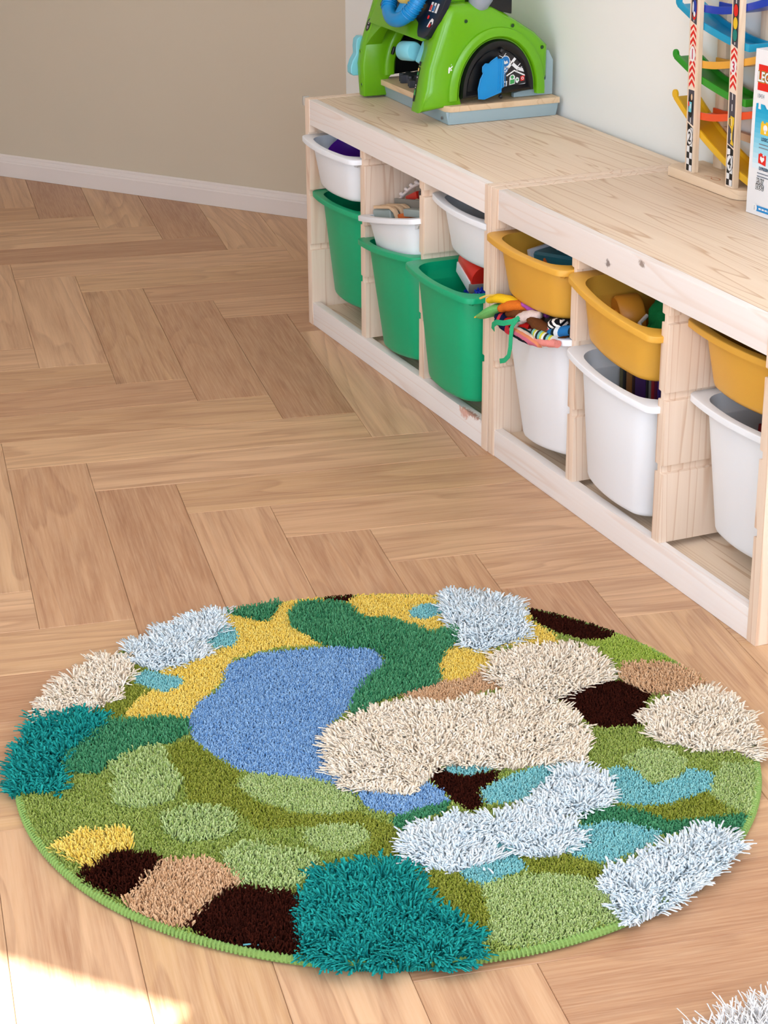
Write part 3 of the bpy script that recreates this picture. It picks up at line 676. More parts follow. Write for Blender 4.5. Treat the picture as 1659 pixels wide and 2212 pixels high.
def bin_meshes(kind, mat):
    """body and rim of a bin; origin at the middle of the front rim's top edge, y into the cabinet"""
    if (kind, mat.name) in BIN: return BIN[(kind, mat.name)]
    h = 0.230 if kind == 'deep' else 0.105
    tp = 0.018 if kind == 'deep' else 0.013
    def ring(inset, z, r=0.036, extra=0.0):
        return [(x, y, z) for x, y in outline(0.123 - inset, 0.013 + inset, 0.402 - inset, max(0.012, r - inset * .4), 0.04, 0.017)]
    rings = []
    for i, (ins, z) in enumerate([(tp + 0.011, -h), (tp + 0.0055, -h + 0.0012), (tp + 0.0018, -h + 0.005), (tp, -h + 0.011)]): rings.append(ring(ins, z))
    rings += [ring(tp * 0.5, -h * 0.5), ring(0, -0.010)]
    rings += [ring(0.0015, -0.002), ring(0.0018, -0.014), ring(0.0035, -0.030), ring(0.0075, -0.033), ring(0.0085, -0.036)]
    rings += [ring(tp * 0.5 + 0.0055, -h * 0.5), ring(tp + 0.0035, -h + 0.013), ring(tp + 0.010, -h + 0.0035)]
    body = MB().loft(rings).mesh('storage_bin', mat, ang=50)
    def rr(d, z): return [(x, y, z) for x, y in outline(0.149 - d, 0.0 + d, 0.420 - d, 0.017 - d, 0.017 - d, 0.017)]
    def ro(z): return [(x, y, z) for x, y in outline(0.1222, 0.0138, 0.4012, 0.0358, 0.0395, 0.017)]
    mb = MB().loft([rr(0.002, -0.0112), rr(0.0, -0.0108), rr(0.0, -0.0016), rr(0.0005, -0.0005), rr(0.0018, 0.0), ro(0.0), ro(-0.0035)], False, False)
    mb.loft([rr(0.002, -0.0112), rr(0.0045, -0.0112), rr(0.0048, -0.0035), ro(-0.0035)], False, False)
    for sx in (-1, 1):                          # stepped webs under the ears
        for y0 in (0.020, 0.365):
            prof = [(0.112, -0.008), (0.140, -0.008), (0.138, -0.0135), (0.129, -0.0160), (0.124, -0.0215), (0.110, -0.0235)]
            mb.prism(prof, lambda a, z: (sx * a, y0, z), lambda a, z: (sx * a, y0 + 0.003, z))
    rim = mb.mesh('rim', mat, ang=50)
    BIN[(kind, mat.name)] = (body, rim)
    return body, rim
def put_bin(kind, mat, xl, xr, zl, zr, yf, label, group, yaw=0.0):
    """sits with its rim's ends in the slots: zl / zr are the rim heights left and right"""
    body, rim = bin_meshes(kind, mat)
    o = link('storage_bin', body, None, ((xl + xr) / 2, yf, (zl + zr) / 2))
    o.rotation_euler = (0, -math.atan2(zr - zl, xr - xl), yaw)
    link('rim', rim, o)
    return tag(o, label, 'bin', group)
GW, GG, GO = 'white plastic bins in the units', 'green plastic bins in the corner unit', 'orange plastic bins in the near unit'
c1, c2, c3 = (0.165 - .149, 0.165 + .149), (0.470 - .149, 0.470 + .149), (0.775 - .149, 0.775 + .149)
def col(c, off=0.0): return (c[0] + off, c[1] + off)
X2 = 0.9425
B_w1 = put_bin('low', M_WHITE, *col(c1), 0.4465, 0.4475, -0.0165, 'shallow white bin holding the purple bowl, in the top slot at the far end', GW)
B_g1 = put_bin('deep', M_GREEN, *col(c1), 0.318, 0.325, 0.006, 'deep green bin straight below the white bin with the purple bowl', GG)
B_w2 = put_bin('low', M_WHITE, *col(c2), 0.331, 0.3905, -0.012, 'tilted shallow white bin crammed with grey wooden toys', GW)
B_g2 = put_bin('deep', M_GREEN, *col(c2), 0.281, 0.3095, -0.012, 'deep green bin below the tilted white bin, in the middle of the corner unit', GG)
B_w3 = put_bin('low', M_WHITE, *col(c3), 0.4455, 0.4475, 0.014, 'shallow white bin directly above the green bin with the red toy', GW, R(-3.5))
B_g3 = put_bin('deep', M_GREEN, *col(c3), 0.308, 0.308, -0.036, 'deep green bin pulled forward, a red toy and blue spiky balls inside', GG)
B_o1 = put_bin('low', M_ORANGE, *col(c1, X2), 0.4455, 0.4465, -0.020, 'level orange bin holding a teal box, above the cloth puppets', GO)
B_d1 = put_bin('deep', M_WHITE, *col(c1, X2), 0.286, 0.318, -0.003, 'deep white bin overflowing with colourful cloth puppets', GW)
B_o2 = put_bin('low', M_ORANGE, *col(c2, X2), 0.4455, 0.4125, -0.014, 'tilted orange bin holding green felt and a yellow-orange toy scoop', GO)
B_d2 = put_bin('deep', M_WHITE, *col(c2, X2), 0.3105, 0.2915, -0.012, 'deep white bin filled with a row of upright books', GW)
B_o3 = put_bin('low', M_ORANGE, *col(c3, X2), 0.4435, 0.4445, 0.040, 'orange bin pushed back under the rail in the nearest compartment', GO)
B_d3 = put_bin('deep', M_WHITE, *col(c3, X2), 0.3145, 0.3155, 0.052, 'deep white bin in the nearest compartment, below the pushed-back orange bin', GW)

# ------------------------------------------------------------------ what lies in the bins
def rot(loc, rx=0, ry=0, rz=0): return Matrix.Translation(loc) @ Matrix.Rotation(R(rz), 4, 'Z') @ Matrix.Rotation(R(ry), 4, 'Y') @ Matrix.Rotation(R(rx), 4, 'X')
def thing(mb, name, mats, label, cat, group=None, **kw):
    return tag(recenter(mb.build(name, mats, **kw)), label, cat, group)
BOWL = [(0.010, 0), (0.024, 0.002), (0.042, 0.012), (0.052, 0.029), (0.0535, 0.031), (0.051, 0.029), (0.040, 0.0145), (0.022, 0.005), (0.004, 0.004)]
thing(MB().lathe(BOWL, 36, rot((0.130, 0.062, 0.402), 26, 22, 0)), 'bowl', plastic('purple_plastic', (84, 24, 150), .35, .03),
      'purple plastic bowl lying tilted in the far shallow white bin', 'bowl')
thing(MB().lathe(BOWL, 36, rot((0.088, 0.094, 0.404), 24, 20, 0)), 'bowl', plastic('blue_bowl_plastic', (30, 70, 170), .35, .03),
      'blue plastic bowl peeking out behind the purple bowl', 'bowl')
coil = []
for i in range(150):
    w = i * 2 * math.pi / 15; coil.append((0.150 + 0.0065 * i / 15, 0.085 + 0.034 * math.cos(w), 0.262 + 0.034 * math.sin(w)))
thing(MB().tube(coil, 0.0022, 6), 'spring_coil', plastic('copper', (150, 78, 50), .35, .05, .7), 'copper coloured springy coil in the dark of the far green bin', 'coil toy')
P_GREY = plastic('grey_green_paint', (160, 172, 166), .5, .04); P_GREYD = plastic('warm_grey_paint', (138, 134, 124), .55, .04)
P_BLK = plastic('charcoal_plastic', (54, 52, 54), .5, .04); P_RED = plastic('red_plastic', (206, 40, 26), .35, .05)
P_WD = pine('toy_beech', 0, (232, 200, 160), (206, 166, 122), .4, 6); P_ORG = plastic('orange_paint', (214, 104, 40), .45, .05)
# tilted white bin: train blocks, bridge, racket
t = tag(empty('toy_train_engine', (0.398, 0.038, 0.346), (0, R(-11), R(8))), 'grey wooden toy engine with a beech arch on top, in the tilted white bin', 'wooden toy')
MB().box(-0.050, 0.022, -0.018, 0.018, -0.022, 0.012).build('engine_block', P_GREY, t, bevel=0.007, seg=3)
arch = [(-0.040, 0.0135), (0.024, 0.0135), (0.038, 0.006), (0.048, -0.012), (0.054, -0.026), (0.062, -0.024), (0.054, -0.004), (0.042, 0.014), (0.026, 0.0195), (-0.040, 0.0195)]
for y in (-0.020, -0.004, 0.012):
    MB().prism(arch, lambda a, z: (a, y, z), lambda a, z: (a, y + 0.008, z)).build('arch_slat', P_WD, t, bevel=0.001)
thing(MB().box(-0.070, 0.090, -0.004, 0.004, -0.008, 0.010, 0, rot((0.424, 0.0700, 0.370), 0, -10, 3)), 'wooden_board', P_GREYD,
      'long grey wooden board lying across the tilted white bin', 'wooden toy', bevel=0.002)
thing(MB().box(-0.03, 0.05, -0.012, 0.012, -0.008, 0.008, 0, rot((0.535, 0.030, 0.381), 0, -10, 4)), 'toy_wagon', P_GREY,
      'pale grey wooden wagon behind the beech arch, at the right of the tilted white bin', 'wooden toy', bevel=0.003)
thing(MB().box(-0.022, 0.022, -0.010, 0.010, -0.010, 0.010, 0, rot((0.497, 0.030, 0.362), 0, -16, 10)), 'wooden_block', P_ORG,
      'orange wooden block beside the beech arch', 'wooden toy', bevel=0.003)
thing(MB().ball((0.345, 0.026, 0.334), 0.006).ball((0.338, 0.030, 0.335), 0.005), 'toy_bead', P_RED, 'small red bead below the grey toy engine', 'bead')
hoop = [(0.325 + 0.18 * s, 0.084, 0.352 + 0.090 * s - 0.010 * s * s + 0.012 * math.sin(math.pi * s)) for s in [i / 14 for i in range(15)]]
mb = MB().tube(hoop, 0.0034, 8)
for i in (2, 4, 6, 8, 10): mb.ball((hoop[i][0], hoop[i][1] - 0.002, hoop[i][2] + 0.004), 0.0050, (1.5, 1, .9))
thing(mb, 'toy_hoop', plastic('white_toy_plastic', (238, 226, 222), .4, .02), 'white curved toy frame with small knobs rising out of the tilted white bin', 'toy frame')
thing(MB().box(-0.030, 0.022, -0.008, 0.008, -0.012, 0.012, 0, rot((0.398, 0.0930, 0.374), 0, -24, 4)), 'wooden_block', P_RED,
      'red wooden block under the white curved frame', 'wooden toy', bevel=0.003)
thing(MB().box(-0.030, 0.045, -0.010, 0.010, -0.017, 0.015, 0, rot((0.455, 0.0950, 0.386), 0, -8, -4)), 'toy_car', P_BLK,
      'charcoal toy block beside the red one, under the white curved frame', 'wooden toy', bevel=0.005)
thing(MB().ball((0.442, 0.078, 0.379), 0.007, (1.3, 1, .8)), 'wooden_ball', P_WD, 'small beech ball in front of the charcoal block', 'wooden toy')
# third white bin: dark, one brown block
thing(MB().box(-0.035, 0.035, -0.02, 0.02, -0.012, 0.012, 0, rot((0.855, 0.085, 0.418), 0, 0, 10)), 'wooden_block', plastic('brown_toy_paint', (120, 84, 50), .5, .05),
      'brown block in the shallow white bin above the red toy', 'wooden toy', bevel=0.003)
# green bin: red toy truck cab and spiky balls
t = tag(empty('toy_mallet', (0.768, 0.066, 0.315), (0, R(14), R(-8))), 'red toy with a white and grey band, lying in the front green bin', 'toy')
MB().lathe([(0.0005, -0.05), (0.030, -0.05), (0.032, -0.046), (0.032, 0.036), (0.030, 0.04), (0.0005, 0.04)], 28, rot((0, 0, 0), 0, 90, 0)).build('head', P_RED, t)
MB().box(-0.046, 0.036, -0.0345, -0.020, -0.026, -0.004).build('white_band', plastic('white_toy_paint', (226, 232, 232), .4, .02), t, bevel=0.001)
MB().box(0.0365, 0.0425, -0.0345, 0.026, -0.026, -0.008).build('grey_band', P_GREYD, t, bevel=0.001)
MB().lathe([(0.0005, -0.022), (0.022, -0.022), (0.026, -0.016), (0.026, 0.022), (0.018, 0.023), (0.017, 0.0)], 24, rot((0.020, 0.002, -0.038), 0, 72, -20)).build('cup', P_RED, t)
P_BLUE = plastic('blue_spiky_plastic', (22, 56, 190), .4, .05)
def spiky(c, r, label):
    mb = MB().ball(c, r * 0.72)
    for i in range(46):
        z = 1 - 2 * (i + .5) / 46; w = i * 2.39996; q = math.sqrt(1 - z * z); d = Vector((q * math.cos(w), q * math.sin(w), z))
        mb.tube([Vector(c) + d * r * .6, Vector(c) + d * r], [r * .17, r * .11], 5)
    return thing(mb, 'spiky_ball', P_BLUE, label, 'ball', 'blue spiky balls in the green bin')
spiky((0.769, 0.050, 0.270), 0.019, 'blue spiky ball on the left of two, below the red toy in the green bin')
spiky((0.812, 0.046, 0.276), 0.017, 'blue spiky ball on the right of two, below the red toy in the green bin')
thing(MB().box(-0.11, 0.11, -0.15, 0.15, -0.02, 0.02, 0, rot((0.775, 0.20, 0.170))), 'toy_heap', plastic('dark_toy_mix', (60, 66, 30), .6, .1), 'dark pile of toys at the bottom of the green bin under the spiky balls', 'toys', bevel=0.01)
# orange bin 1: teal box
t = tag(empty('toy_box', (1.120, 0.082, 0.412), (R(8), R(-8), R(6))), 'teal box with a white frame and an orange star, in the level orange bin', 'toy box')
MB().box(-0.090, 0.10, -0.030, 0.030, -0.036, 0.026).build('box_body', plastic('teal_plastic', (26, 112, 132), .35, .04), t, bevel=0.012, seg=3)
MB().box(-0.096, -0.086, -0.036, 0.034, -0.034, 0.031).build('frame', plastic('white_toy_paint2', (214, 214, 216), .4, .02), t, bevel=0.004)
for i in range(6): MB().ball((-0.04 + 0.02 * i, -0.004, 0.0262), 0.0026).build('stud', plastic('pale_dot', (170, 190, 192), .4), t)
star = [(math.cos(i * math.pi / 5 + .3) * (0.022 if i % 2 == 0 else 0.011), math.sin(i * math.pi / 5 + .3) * (0.022 if i % 2 == 0 else 0.011)) for i in range(10)]
MB().prism(star, lambda a, z: (a - 0.046, -0.0345, z - 0.004), lambda a, z: (a - 0.046, -0.0300, z - 0.004)).build('star', P_ORG, t, bevel=0.001)
# orange bin 2: scoop and felt
P_SCOOP = plastic('yellow_orange_plastic', (226, 150, 48), .4, .05)
t = tag(empty('toy_scoop', (1.330, 0.062, 0.374), (R(6), R(6), R(-14))), 'yellow-orange toy scoop with a round drum end, in the tilted orange bin', 'toy')
MB().lathe([(0.0005, -0.022), (0.034, -0.022), (0.037, -0.018), (0.037, 0.018), (0.034, 0.022), (0.0005, 0.022)], 28, rot((0, 0.012, 0.002), 90, 0, 0)).build('drum', P_SCOOP, t)
MB().tube([(0.0, -0.012, 0.006), (0.05, -0.014, 0.006), (0.105, -0.014, -0.004), (0.14, -0.012, -0.006)], [0.018, 0.020, 0.018, 0.010], 12, flat=.6).build('handle', P_SCOOP, t)
MB().lathe([(0.004, 0), (0.0042, 0.003), (0.0005, 0.003)], 12, rot((0.028, -0.016, 0.0165), 0, 0, 0)).build('bolt', plastic('brown_bolt', (120, 66, 24), .4), t)
P_FELT = cloth('green_felt', (26, 120, 62))
def sheet(cx, cy, cz, sx, sy, amp, M, mat, name, nx=14, ny=10, th=0.003, f=2.3, seed=0):
    mb = MB(); g = []
    for s in (0, 1):
        for j in range(ny + 1):
            for i in range(nx + 1):
                u = i / nx - .5; v = j / ny - .5
                z = amp * (math.sin(f * 6 * u + seed) * math.cos(f * 4 * v + seed * 1.7) + .4 * math.sin(17 * u * v + seed * 3)) - s * th
                g.append(M @ Vector((u * sx, v * sy, z)))
    n = (nx + 1) * (ny + 1); fs = []
    for j in range(ny):
        for i in range(nx):
            a = j * (nx + 1) + i; fs += [(a, a + 1, a + nx + 2, a + nx + 1), (n + a, n + a + nx + 1, n + a + nx + 2, n + a + 1)]
    for i in range(nx):
        a, b = i, ny * (nx + 1) + i; fs += [(a, n + a, n + a + 1, a + 1), (b, b + 1, n + b + 1, n + b)]
    for j in range(ny):
        a, b = j * (nx + 1), j * (nx + 1) + nx; fs += [(a, a + nx + 1, n + a + nx + 1, n + a), (b, n + b, n + b + nx + 1, b + nx + 1)]
    mb.add(g, fs); return mb
t = tag(empty('felt_hat', (1.450, 0.078, 0.398)), 'green felt hat with a white edge crumpled in the tilted orange bin', 'felt hat')
sheet(0, 0, 0, .10, .11, .010, rot((-0.004, 0.0, 0.020), 62, -8, -10), P_FELT, 'felt', seed=.6).build('crown', P_FELT, t)
sheet(0, 0, 0, .12, .08, .008, rot((0.0, 0.050, 0.040), 48, -12, 8), P_FELT, 'felt', seed=2.1).build('brim', P_FELT, t)
MB().tube([(-0.056, -0.004, -0.004), (-0.050, -0.022, -0.014), (-0.02, -0.034, -0.022), (0.02, -0.040, -0.030)], 0.0035, 8).build('white_edge', cloth('white_piping', (220, 206, 196)), t)
# deep white bin 2: books
cols = [((96, 92, 60), .012), ((20, 18, 20), .012), ((146, 96, 40), .022), ((54, 26, 24), .010), ((66, 26, 96), .040), ((34, 30, 32), .010), ((120, 118, 112), .008), ((150, 28, 40), .011), ((92, 20, 60), .010), ((70, 40, 130), .010), ((36, 40, 80), .010), ((28, 96, 104), .014), ((40, 64, 44), .014)]
x = 1.322
names = ['olive', 'black', 'ochre', 'dark brown', 'thick purple', 'charcoal', 'pale grey', 'red', 'maroon', 'violet', 'navy', 'turquoise', 'dark green']
for (c, w), nm in zip(cols, names):
    w *= .87; hgt = 0.186 + 0.012 * ((x * 917) % 1)
    cov = plastic('book_cover_' + nm.replace(' ', '_'), c, .45, .06)
    tilt = -0.055
    t = tag(empty('book', (x + w / 2, 0.145, 0.118), (0, R(-2), 0)), '%s book in the upright row in the white bin under the tilted orange bin' % nm, 'book', 'books in the deep white bin')
    MB().box(-w / 2, w / 2, -0.075, 0.085, 0.0, hgt).build('cover', cov, t, bevel=0.0012)
    MB().box(-w / 2 + .0016, w / 2 - .0016, -0.070, 0.0835, hgt - .002, hgt + .0008).build('pages', plastic('paper', (214, 206, 190), .7, .05), t, smooth=False)
    x += w + .0012
# deep white bin 3
thing(MB().box(-0.014, 0.014, -0.05, 0.05, -0.075, 0.075, 0, rot((1.700, 0.160, 0.215), 0, 8, -6)), 'book', plastic('dark_red_cover', (140, 24, 30), .4, .05),
      'dark red book in the white bin of the nearest compartment', 'book', bevel=0.002)
thing(MB().box(-0.03, 0.05, -0.04, 0.04, -0.07, 0.07, 0, rot((1.755, 0.180, 0.215), 0, -4, 6)), 'toy_case', P_BLK,
      'charcoal case next to the dark red book in the nearest white bin', 'toy case', bevel=0.004)
thing(MB().box(-0.075, 0.02, -0.05, 0.07, -0.05, 0.04, 0, rot((1.690, 0.20, 0.175), 0, -6, 6)), 'toy_case', plastic('navy_toy', (24, 26, 48), .5, .05),
      'low navy case behind the dark red book in the nearest white bin', 'toy case', bevel=0.004)
# deep white bin 1: puppets
def puppet(path, rs, mat, name, label, cat='puppet', flat=.75, extra=None, n=12):
    pts = [Vector(p) for p in path]; P = []; RR = []
    for i in range(len(pts) - 1):
        for k in range(5):
            s = k / 5; P.append(pts[i].lerp(pts[i + 1], s)); RR.append(rs[i] + (rs[i + 1] - rs[i]) * s)
    P.append(pts[-1]); RR.append(rs[-1])
    for _ in range(3):
        P = [P[0]] + [(P[i - 1] + P[i] * 2 + P[i + 1]) / 4 for i in range(1, len(P) - 1)] + [P[-1]]
    RR = [r * (1 + .07 * math.sin(i * 1.9)) for i, r in enumerate(RR)]
    mb = MB().tube(P, RR, n, flat=flat)
    return thing(mb, name, mat, label, cat, 'cloth puppets in the overflowing white bin', ang=80)
GP = 'cloth puppets in the overflowing white bin'
t = tag(empty('leaf_puppet', (0.948, -0.028, 0.285)), 'green cloth leaf with yellow edging poking out over the overflowing white bin', 'puppet', GP)
prof = [(0.0, -0.004, .006), (0.016, 0.002, .014), (0.036, 0.013, .020), (0.058, 0.026, .019), (0.080, 0.034, .010)]
MB().tube([(a, 0.004 * k, z) for k, (a, z, r) in enumerate(prof)], [r for _, _, r in prof], 14, flat=.5).build('leaf_body', cloth('leaf_green', (120, 196, 110)), t)
MB().tube([(a + .002, 0.004 * k - .0068, z + r * .55 - .004) for k, (a, z, r) in enumerate(prof)], .0016, 6).build('edging', cloth('leaf_edging', (236, 196, 70)), t)
MB().tube([(0.010, 0.0, 0.034), (0.030, 0.004, 0.044), (0.056, 0.010, 0.052)], .0022, 6).build('drawstring', cloth('string_yellow', (240, 206, 110)), t)
puppet([(0.985, -0.022, 0.322), (1.02, -0.018, 0.336), (1.06, 0.0, 0.334), (1.09, 0.03, 0.320)], [.008, .012, .012, .008], cloth('puppet_yellow', (246, 200, 40)), 'cloth_puppet', 'yellow cloth band arching behind the green cloth leaf')
puppet([(1.030, -0.020, 0.318), (1.055, -0.012, 0.330), (1.085, 0.01, 0.334), (1.12, 0.04, 0.33)], [.010, .014, .013, .01], cloth('puppet_orange', (226, 120, 40)), 'cloth_puppet', 'orange cloth puppet right of the green cloth leaf')
puppet([(1.040, -0.004, 0.310), (1.075, 0.0, 0.318), (1.115, 0.016, 0.314)], [.014, .018, .014], cloth('puppet_brown', (122, 70, 36)), 'cloth_puppet', 'fuzzy brown cloth puppet below the orange one')
puppet([(1.005, -0.008, 0.296), (1.035, -0.016, 0.296), (1.075, -0.020, 0.290)], [.012, .018, .014], striped('puppet_navy', [(24, 30, 70), (24, 30, 70), (210, 60, 70), (24, 30, 70)], 28, 0, .8), 'cloth_puppet', 'navy and red cloth puppet against the left rim of the overflowing white bin')
puppet([(1.060, -0.022, 0.302), (1.095, -0.018, 0.308), (1.12, -0.004, 0.306)], [.009, .014, .010], cloth('puppet_red', (206, 34, 30)), 'cloth_puppet', 'red cloth puppet beside the navy one')
puppet([(1.078, 0.0, 0.338), (1.105, 0.004, 0.336), (1.14, 0.02, 0.33)], [.006, .009, .007], cloth('puppet_violet', (186, 90, 190)), 'cloth_puppet', 'small violet cloth puppet under the orange bin')
puppet([(1.098, -0.024, 0.308), (1.110, -0.018, 0.322), (1.130, -0.012, 0.332), (1.15, 0.0, 0.336)], [.010, .014, .013, .008], cloth('puppet_glove', (226, 206, 198)), 'cloth_puppet', 'pale pink cloth glove in the middle of the overflowing white bin')
puppet([(1.135, -0.012, 0.326), (1.165, -0.012, 0.322), (1.205, -0.006, 0.318), (1.23, 0.01, 0.312)], [.010, .014, .013, .008], cloth('puppet_chestnut', (104, 62, 34)), 'cloth_puppet', 'chestnut brown cloth arm right of the pale glove')
puppet([(1.190, 0.004, 0.324), (1.208, 0.0, 0.334), (1.224, 0.008, 0.338)], [.012, .017, .012], striped('puppet_swirl', [(240, 236, 230), (20, 20, 24)], 110, 2, .5), 'cloth_puppet', 'black and white striped cloth snail below the orange bin')
puppet([(1.095, -0.024, 0.298), (1.13, -0.028, 0.298), (1.17, -0.029, 0.300), (1.205, -0.026, 0.300)], [.012, .017, .016, .010], striped('puppet_stripes', [(224, 140, 100), (236, 216, 200), (30, 70, 72), (230, 200, 120), (20, 30, 40), (200, 110, 130)], 22, 1, .75), 'cloth_puppet', 'many-coloured striped cloth tube lying along the front rim of the overflowing white bin', flat=.6)
puppet([(1.165, -0.020, 0.312), (1.195, -0.022, 0.312), (1.23, -0.016, 0.314)], [.009, .013, .010], striped('puppet_lime', [(214, 214, 60), (230, 236, 230), (40, 44, 48), (120, 190, 180)], 40, 0, .5), 'cloth_puppet', 'yellow and white striped cloth tube left of the pink one')
puppet([(1.185, -0.026, 0.304), (1.215, -0.024, 0.307), (1.245, -0.016, 0.311)], [.008, .011, .009], cloth('puppet_pink', (238, 150, 140)), 'cloth_puppet', 'salmon pink cloth tube at the front right of the overflowing white bin')
puppet([(1.175, -0.004, 0.318), (1.2, -0.008, 0.322), (1.225, 0.0, 0.322)], [.006, .009, .006], cloth('puppet_rose', (226, 70, 96)), 'cloth_puppet', 'rose pink cloth puppet between the chestnut arm and the striped tubes')
puppet([(1.205, -0.010, 0.320), (1.228, -0.004, 0.328), (1.240, 0.02, 0.332)], [.009, .013, .011], striped('puppet_blue', [(40, 110, 170), (40, 110, 170), (24, 40, 50), (220, 230, 235)], 26, 0, .6), 'cloth_puppet', 'blue striped cloth puppet at the right end of the overflowing white bin')
thing(sheet(0, 0, 0, .19, .30, .010, rot((1.108, 0.160, 0.268), 4, -6, 0), None, 'x', seed=1.2, nx=18, ny=18), 'cloth_heap', cloth('puppet_dark', (52, 40, 44)),
      'dark heap of cloth filling the overflowing white bin behind the puppets', 'cloth')
t = tag(empty('ribbon', (1.108, -0.034, 0.312)), 'bright green ribbon hanging over the front rim of the overflowing white bin', 'ribbon')
P_RIB = cloth('ribbon_green', (54, 178, 124))
def strip(path, w, mat, parent, name):
    mb = MB(); P = [Vector(p) for p in path]; vs = []
    for i, p in enumerate(P):
        tdir = (P[min(i + 1, len(P) - 1)] - P[max(i - 1, 0)]).normalized(); side = tdir.cross(Vector((0.3, -1, 0.15))).normalized() * (w / 2)
        nrm = tdir.cross(side).normalized() * .0006
        vs += [p - side - nrm, p + side - nrm, p + side + nrm, p - side + nrm]
    fs = [(0, 1, 2, 3), tuple(len(vs) - k for k in (1, 2, 3, 4))]
    for i in range(len(P) - 1):
        a = 4 * i; b = a + 4
        fs += [(a + k, a + (k + 1) % 4, b + (k + 1) % 4, b + k) for k in range(4)]
    mb.add(vs, fs); return mb.build(name, mat, parent, ang=60)
strip([(0.012, 0.010, 0.014), (0.004, -0.004, 0.006), (-0.020, -0.010, -0.003), (-0.045, -0.012, -0.008), (-0.062, -0.010, -0.018), (-0.070, -0.006, -0.030)], .010, P_RIB, t, 'ribbon_tail')
strip([(0.010, 0.006, 0.016), (0.014, -0.010, 0.0), (0.022, -0.016, -0.016), (0.024, -0.018, -0.036), (0.018, -0.018, -0.054), (0.004, -0.019, -0.066), (-0.012, -0.02, -0.072)], .009, P_RIB, t, 'ribbon_tail')

# ------------------------------------------------------------------ green toy console
ZT = UH
G_LIME = plastic('lime_plastic', (104, 174, 12), .24, .03, .5)
P_SKY = plastic('light_blue_plastic', (126, 202, 216), .35, .03)
P_PALE = plastic('pale_blue_paint', (160, 182, 188), .5, .03)
P_BLACK = plastic('black_plastic', (14, 14, 16), .32, .03)
P_NAVY = plastic('navy_panel', (16, 22, 36), .3, .03)
P_CYAN = plastic('bright_blue_plastic', (20, 140, 206), .3, .04)
P_KNOB = plastic('grey_knob_plastic', (150, 158, 170), .4, .03)
P_WHITE2 = plastic('white_print', (238, 238, 236), .5, .02)
P_REDP = plastic('red_print', (222, 34, 22), .45, .03)
P_GRNP = plastic('green_print', (60, 160, 80), .45, .03)
P_BLUP = plastic('blue_print', (30, 120, 190), .45, .03)
P_YEL = plastic('yellow_plastic', (240, 206, 110), .4, .03)
toy = tag(empty('ride_console', (0, 0, ZT)), 'lime green toy driving console with a blue steering wheel, on the corner unit', 'toy')
z = lambda v: v - ZT
# stand
st = [(0.034, 0.172), (0.409, 0.164), (0.409, 0.420), (0.034, 0.420)]
mb = MB()
for a, b in zip(st, st[1:] + st[:1]):
    d = (Vector(b) - Vector(a)).normalized(); n = Vector((d.y, -d.x))
    q = [Vector(a), Vector(b), Vector(b) - n * .010 - d * 0, Vector(a) - n * .010]
    lean = n * .006
    vs = [(p.x, p.y, 0.0003) for p in q] + [((p + lean).x, (p + lean).y, 0.0275) for p in q]
    mb.add(vs, [(0, 3, 2, 1), (4, 5, 6, 7), (0, 1, 5, 4), (1, 2, 6, 5), (2, 3, 7, 6), (3, 0, 4, 7)])
mb.build('stand_frame', P_PALE, toy, bevel=.001)
MB().prism([(0.048, 0.157), (0.402, 0.157), (0.417, 0.166), (0.417, 0.4245), (0.046, 0.4245)], lambda x, y: (x, y, 0.0277), lambda x, y: (x, y, 0.0400)).build(
    'stand_top', pine('plywood', 0, (230, 202, 164), (196, 158, 112), .5, 9), toy, bevel=.0012)
for p in ((0.060, 0.166, 0.014), (0.388, 0.159, 0.012)):
    MB().lathe([(0.0035, 0), (0.0035, .0016), (.002, .002), (.0018, .0008)], 10, Matrix.Translation(p) @ Matrix.Rotation(math.pi / 2, 4, 'X')).build('screw', M_STEEL, toy)
# side shells: a profile in (y,z) with the wheel arch cut out
ARC_C, ARC_Y, ARC_Z = (0.279, 0.588), 0.088, 0.112
def side_profile(front_low, back_low):
    p = list(front_low) + [(0.121, 0.645), (0.136, 0.690), (0.152, 0.737), (0.164, 0.765), (0.180, 0.772), (0.221, 0.773), (0.269, 0.765), (0.318, 0.738), (0.374, 0.703), (0.404, 0.675), (0.404, 0.609), (0.389, 0.588)] + list(back_low)
    for i in range(0, 19):
        w = math.pi * i / 18; p.append((ARC_C[0] + ARC_Y * math.cos(w), ARC_C[1] - .004 + ARC_Z * math.sin(w)))
    return [(y, z(v)) for y, v in p]
pr = side_profile([(0.196, 0.5665), (0.104, 0.552), (0.112, 0.600)], [(0.370, 0.5835)])
def shell(prof, x_in, x_out, name):
    """extruded side with a generously rounded outer edge; the wheel arch keeps its size"""
    n_ = len(prof); arc0 = n_ - 19; s_ = 1 if x_out > x_in else -1
    A_ = sum(prof[i - 1][0] * prof[i][1] - prof[i][0] * prof[i - 1][1] for i in range(n_)); sg = 1 if A_ > 0 else -1
    def off(d):
        out = []
        for i, p in enumerate(prof):
            if i >= arc0 or i == 0 or i == arc0 - 1: out.append(p); continue
            e = Vector(prof[(i + 1) % n_]) - Vector(prof[i - 1]); e.normalize()
            out.append((p[0] - sg * e.y * d, p[1] + sg * e.x * d))
        return out
    rings = [[(x_out - s_ * dx, y, v) for y, v in off(d)] for dx, d in ((.001, .0155), (.0022, .0105), (.0055, .0055), (.0105, .002), (.017, 0))]
    rings = [[(x_out, y, v) for y, v in off(.0200)]] + rings + [[(x_in + s_ * .003, y, v) for y, v in off(0)], [(x_in, y, v) for y, v in off(.003)]]
    return MB().loft(rings).build(name, G_LIME, toy, ang=55)
shell(pr, 0.350, 0.402, 'side_shell')
pl = side_profile([(0.176, 0.5695), (0.172, 0.5300), (0.118, 0.5305), (0.113, 0.600)], [(0.370, 0.5835)])
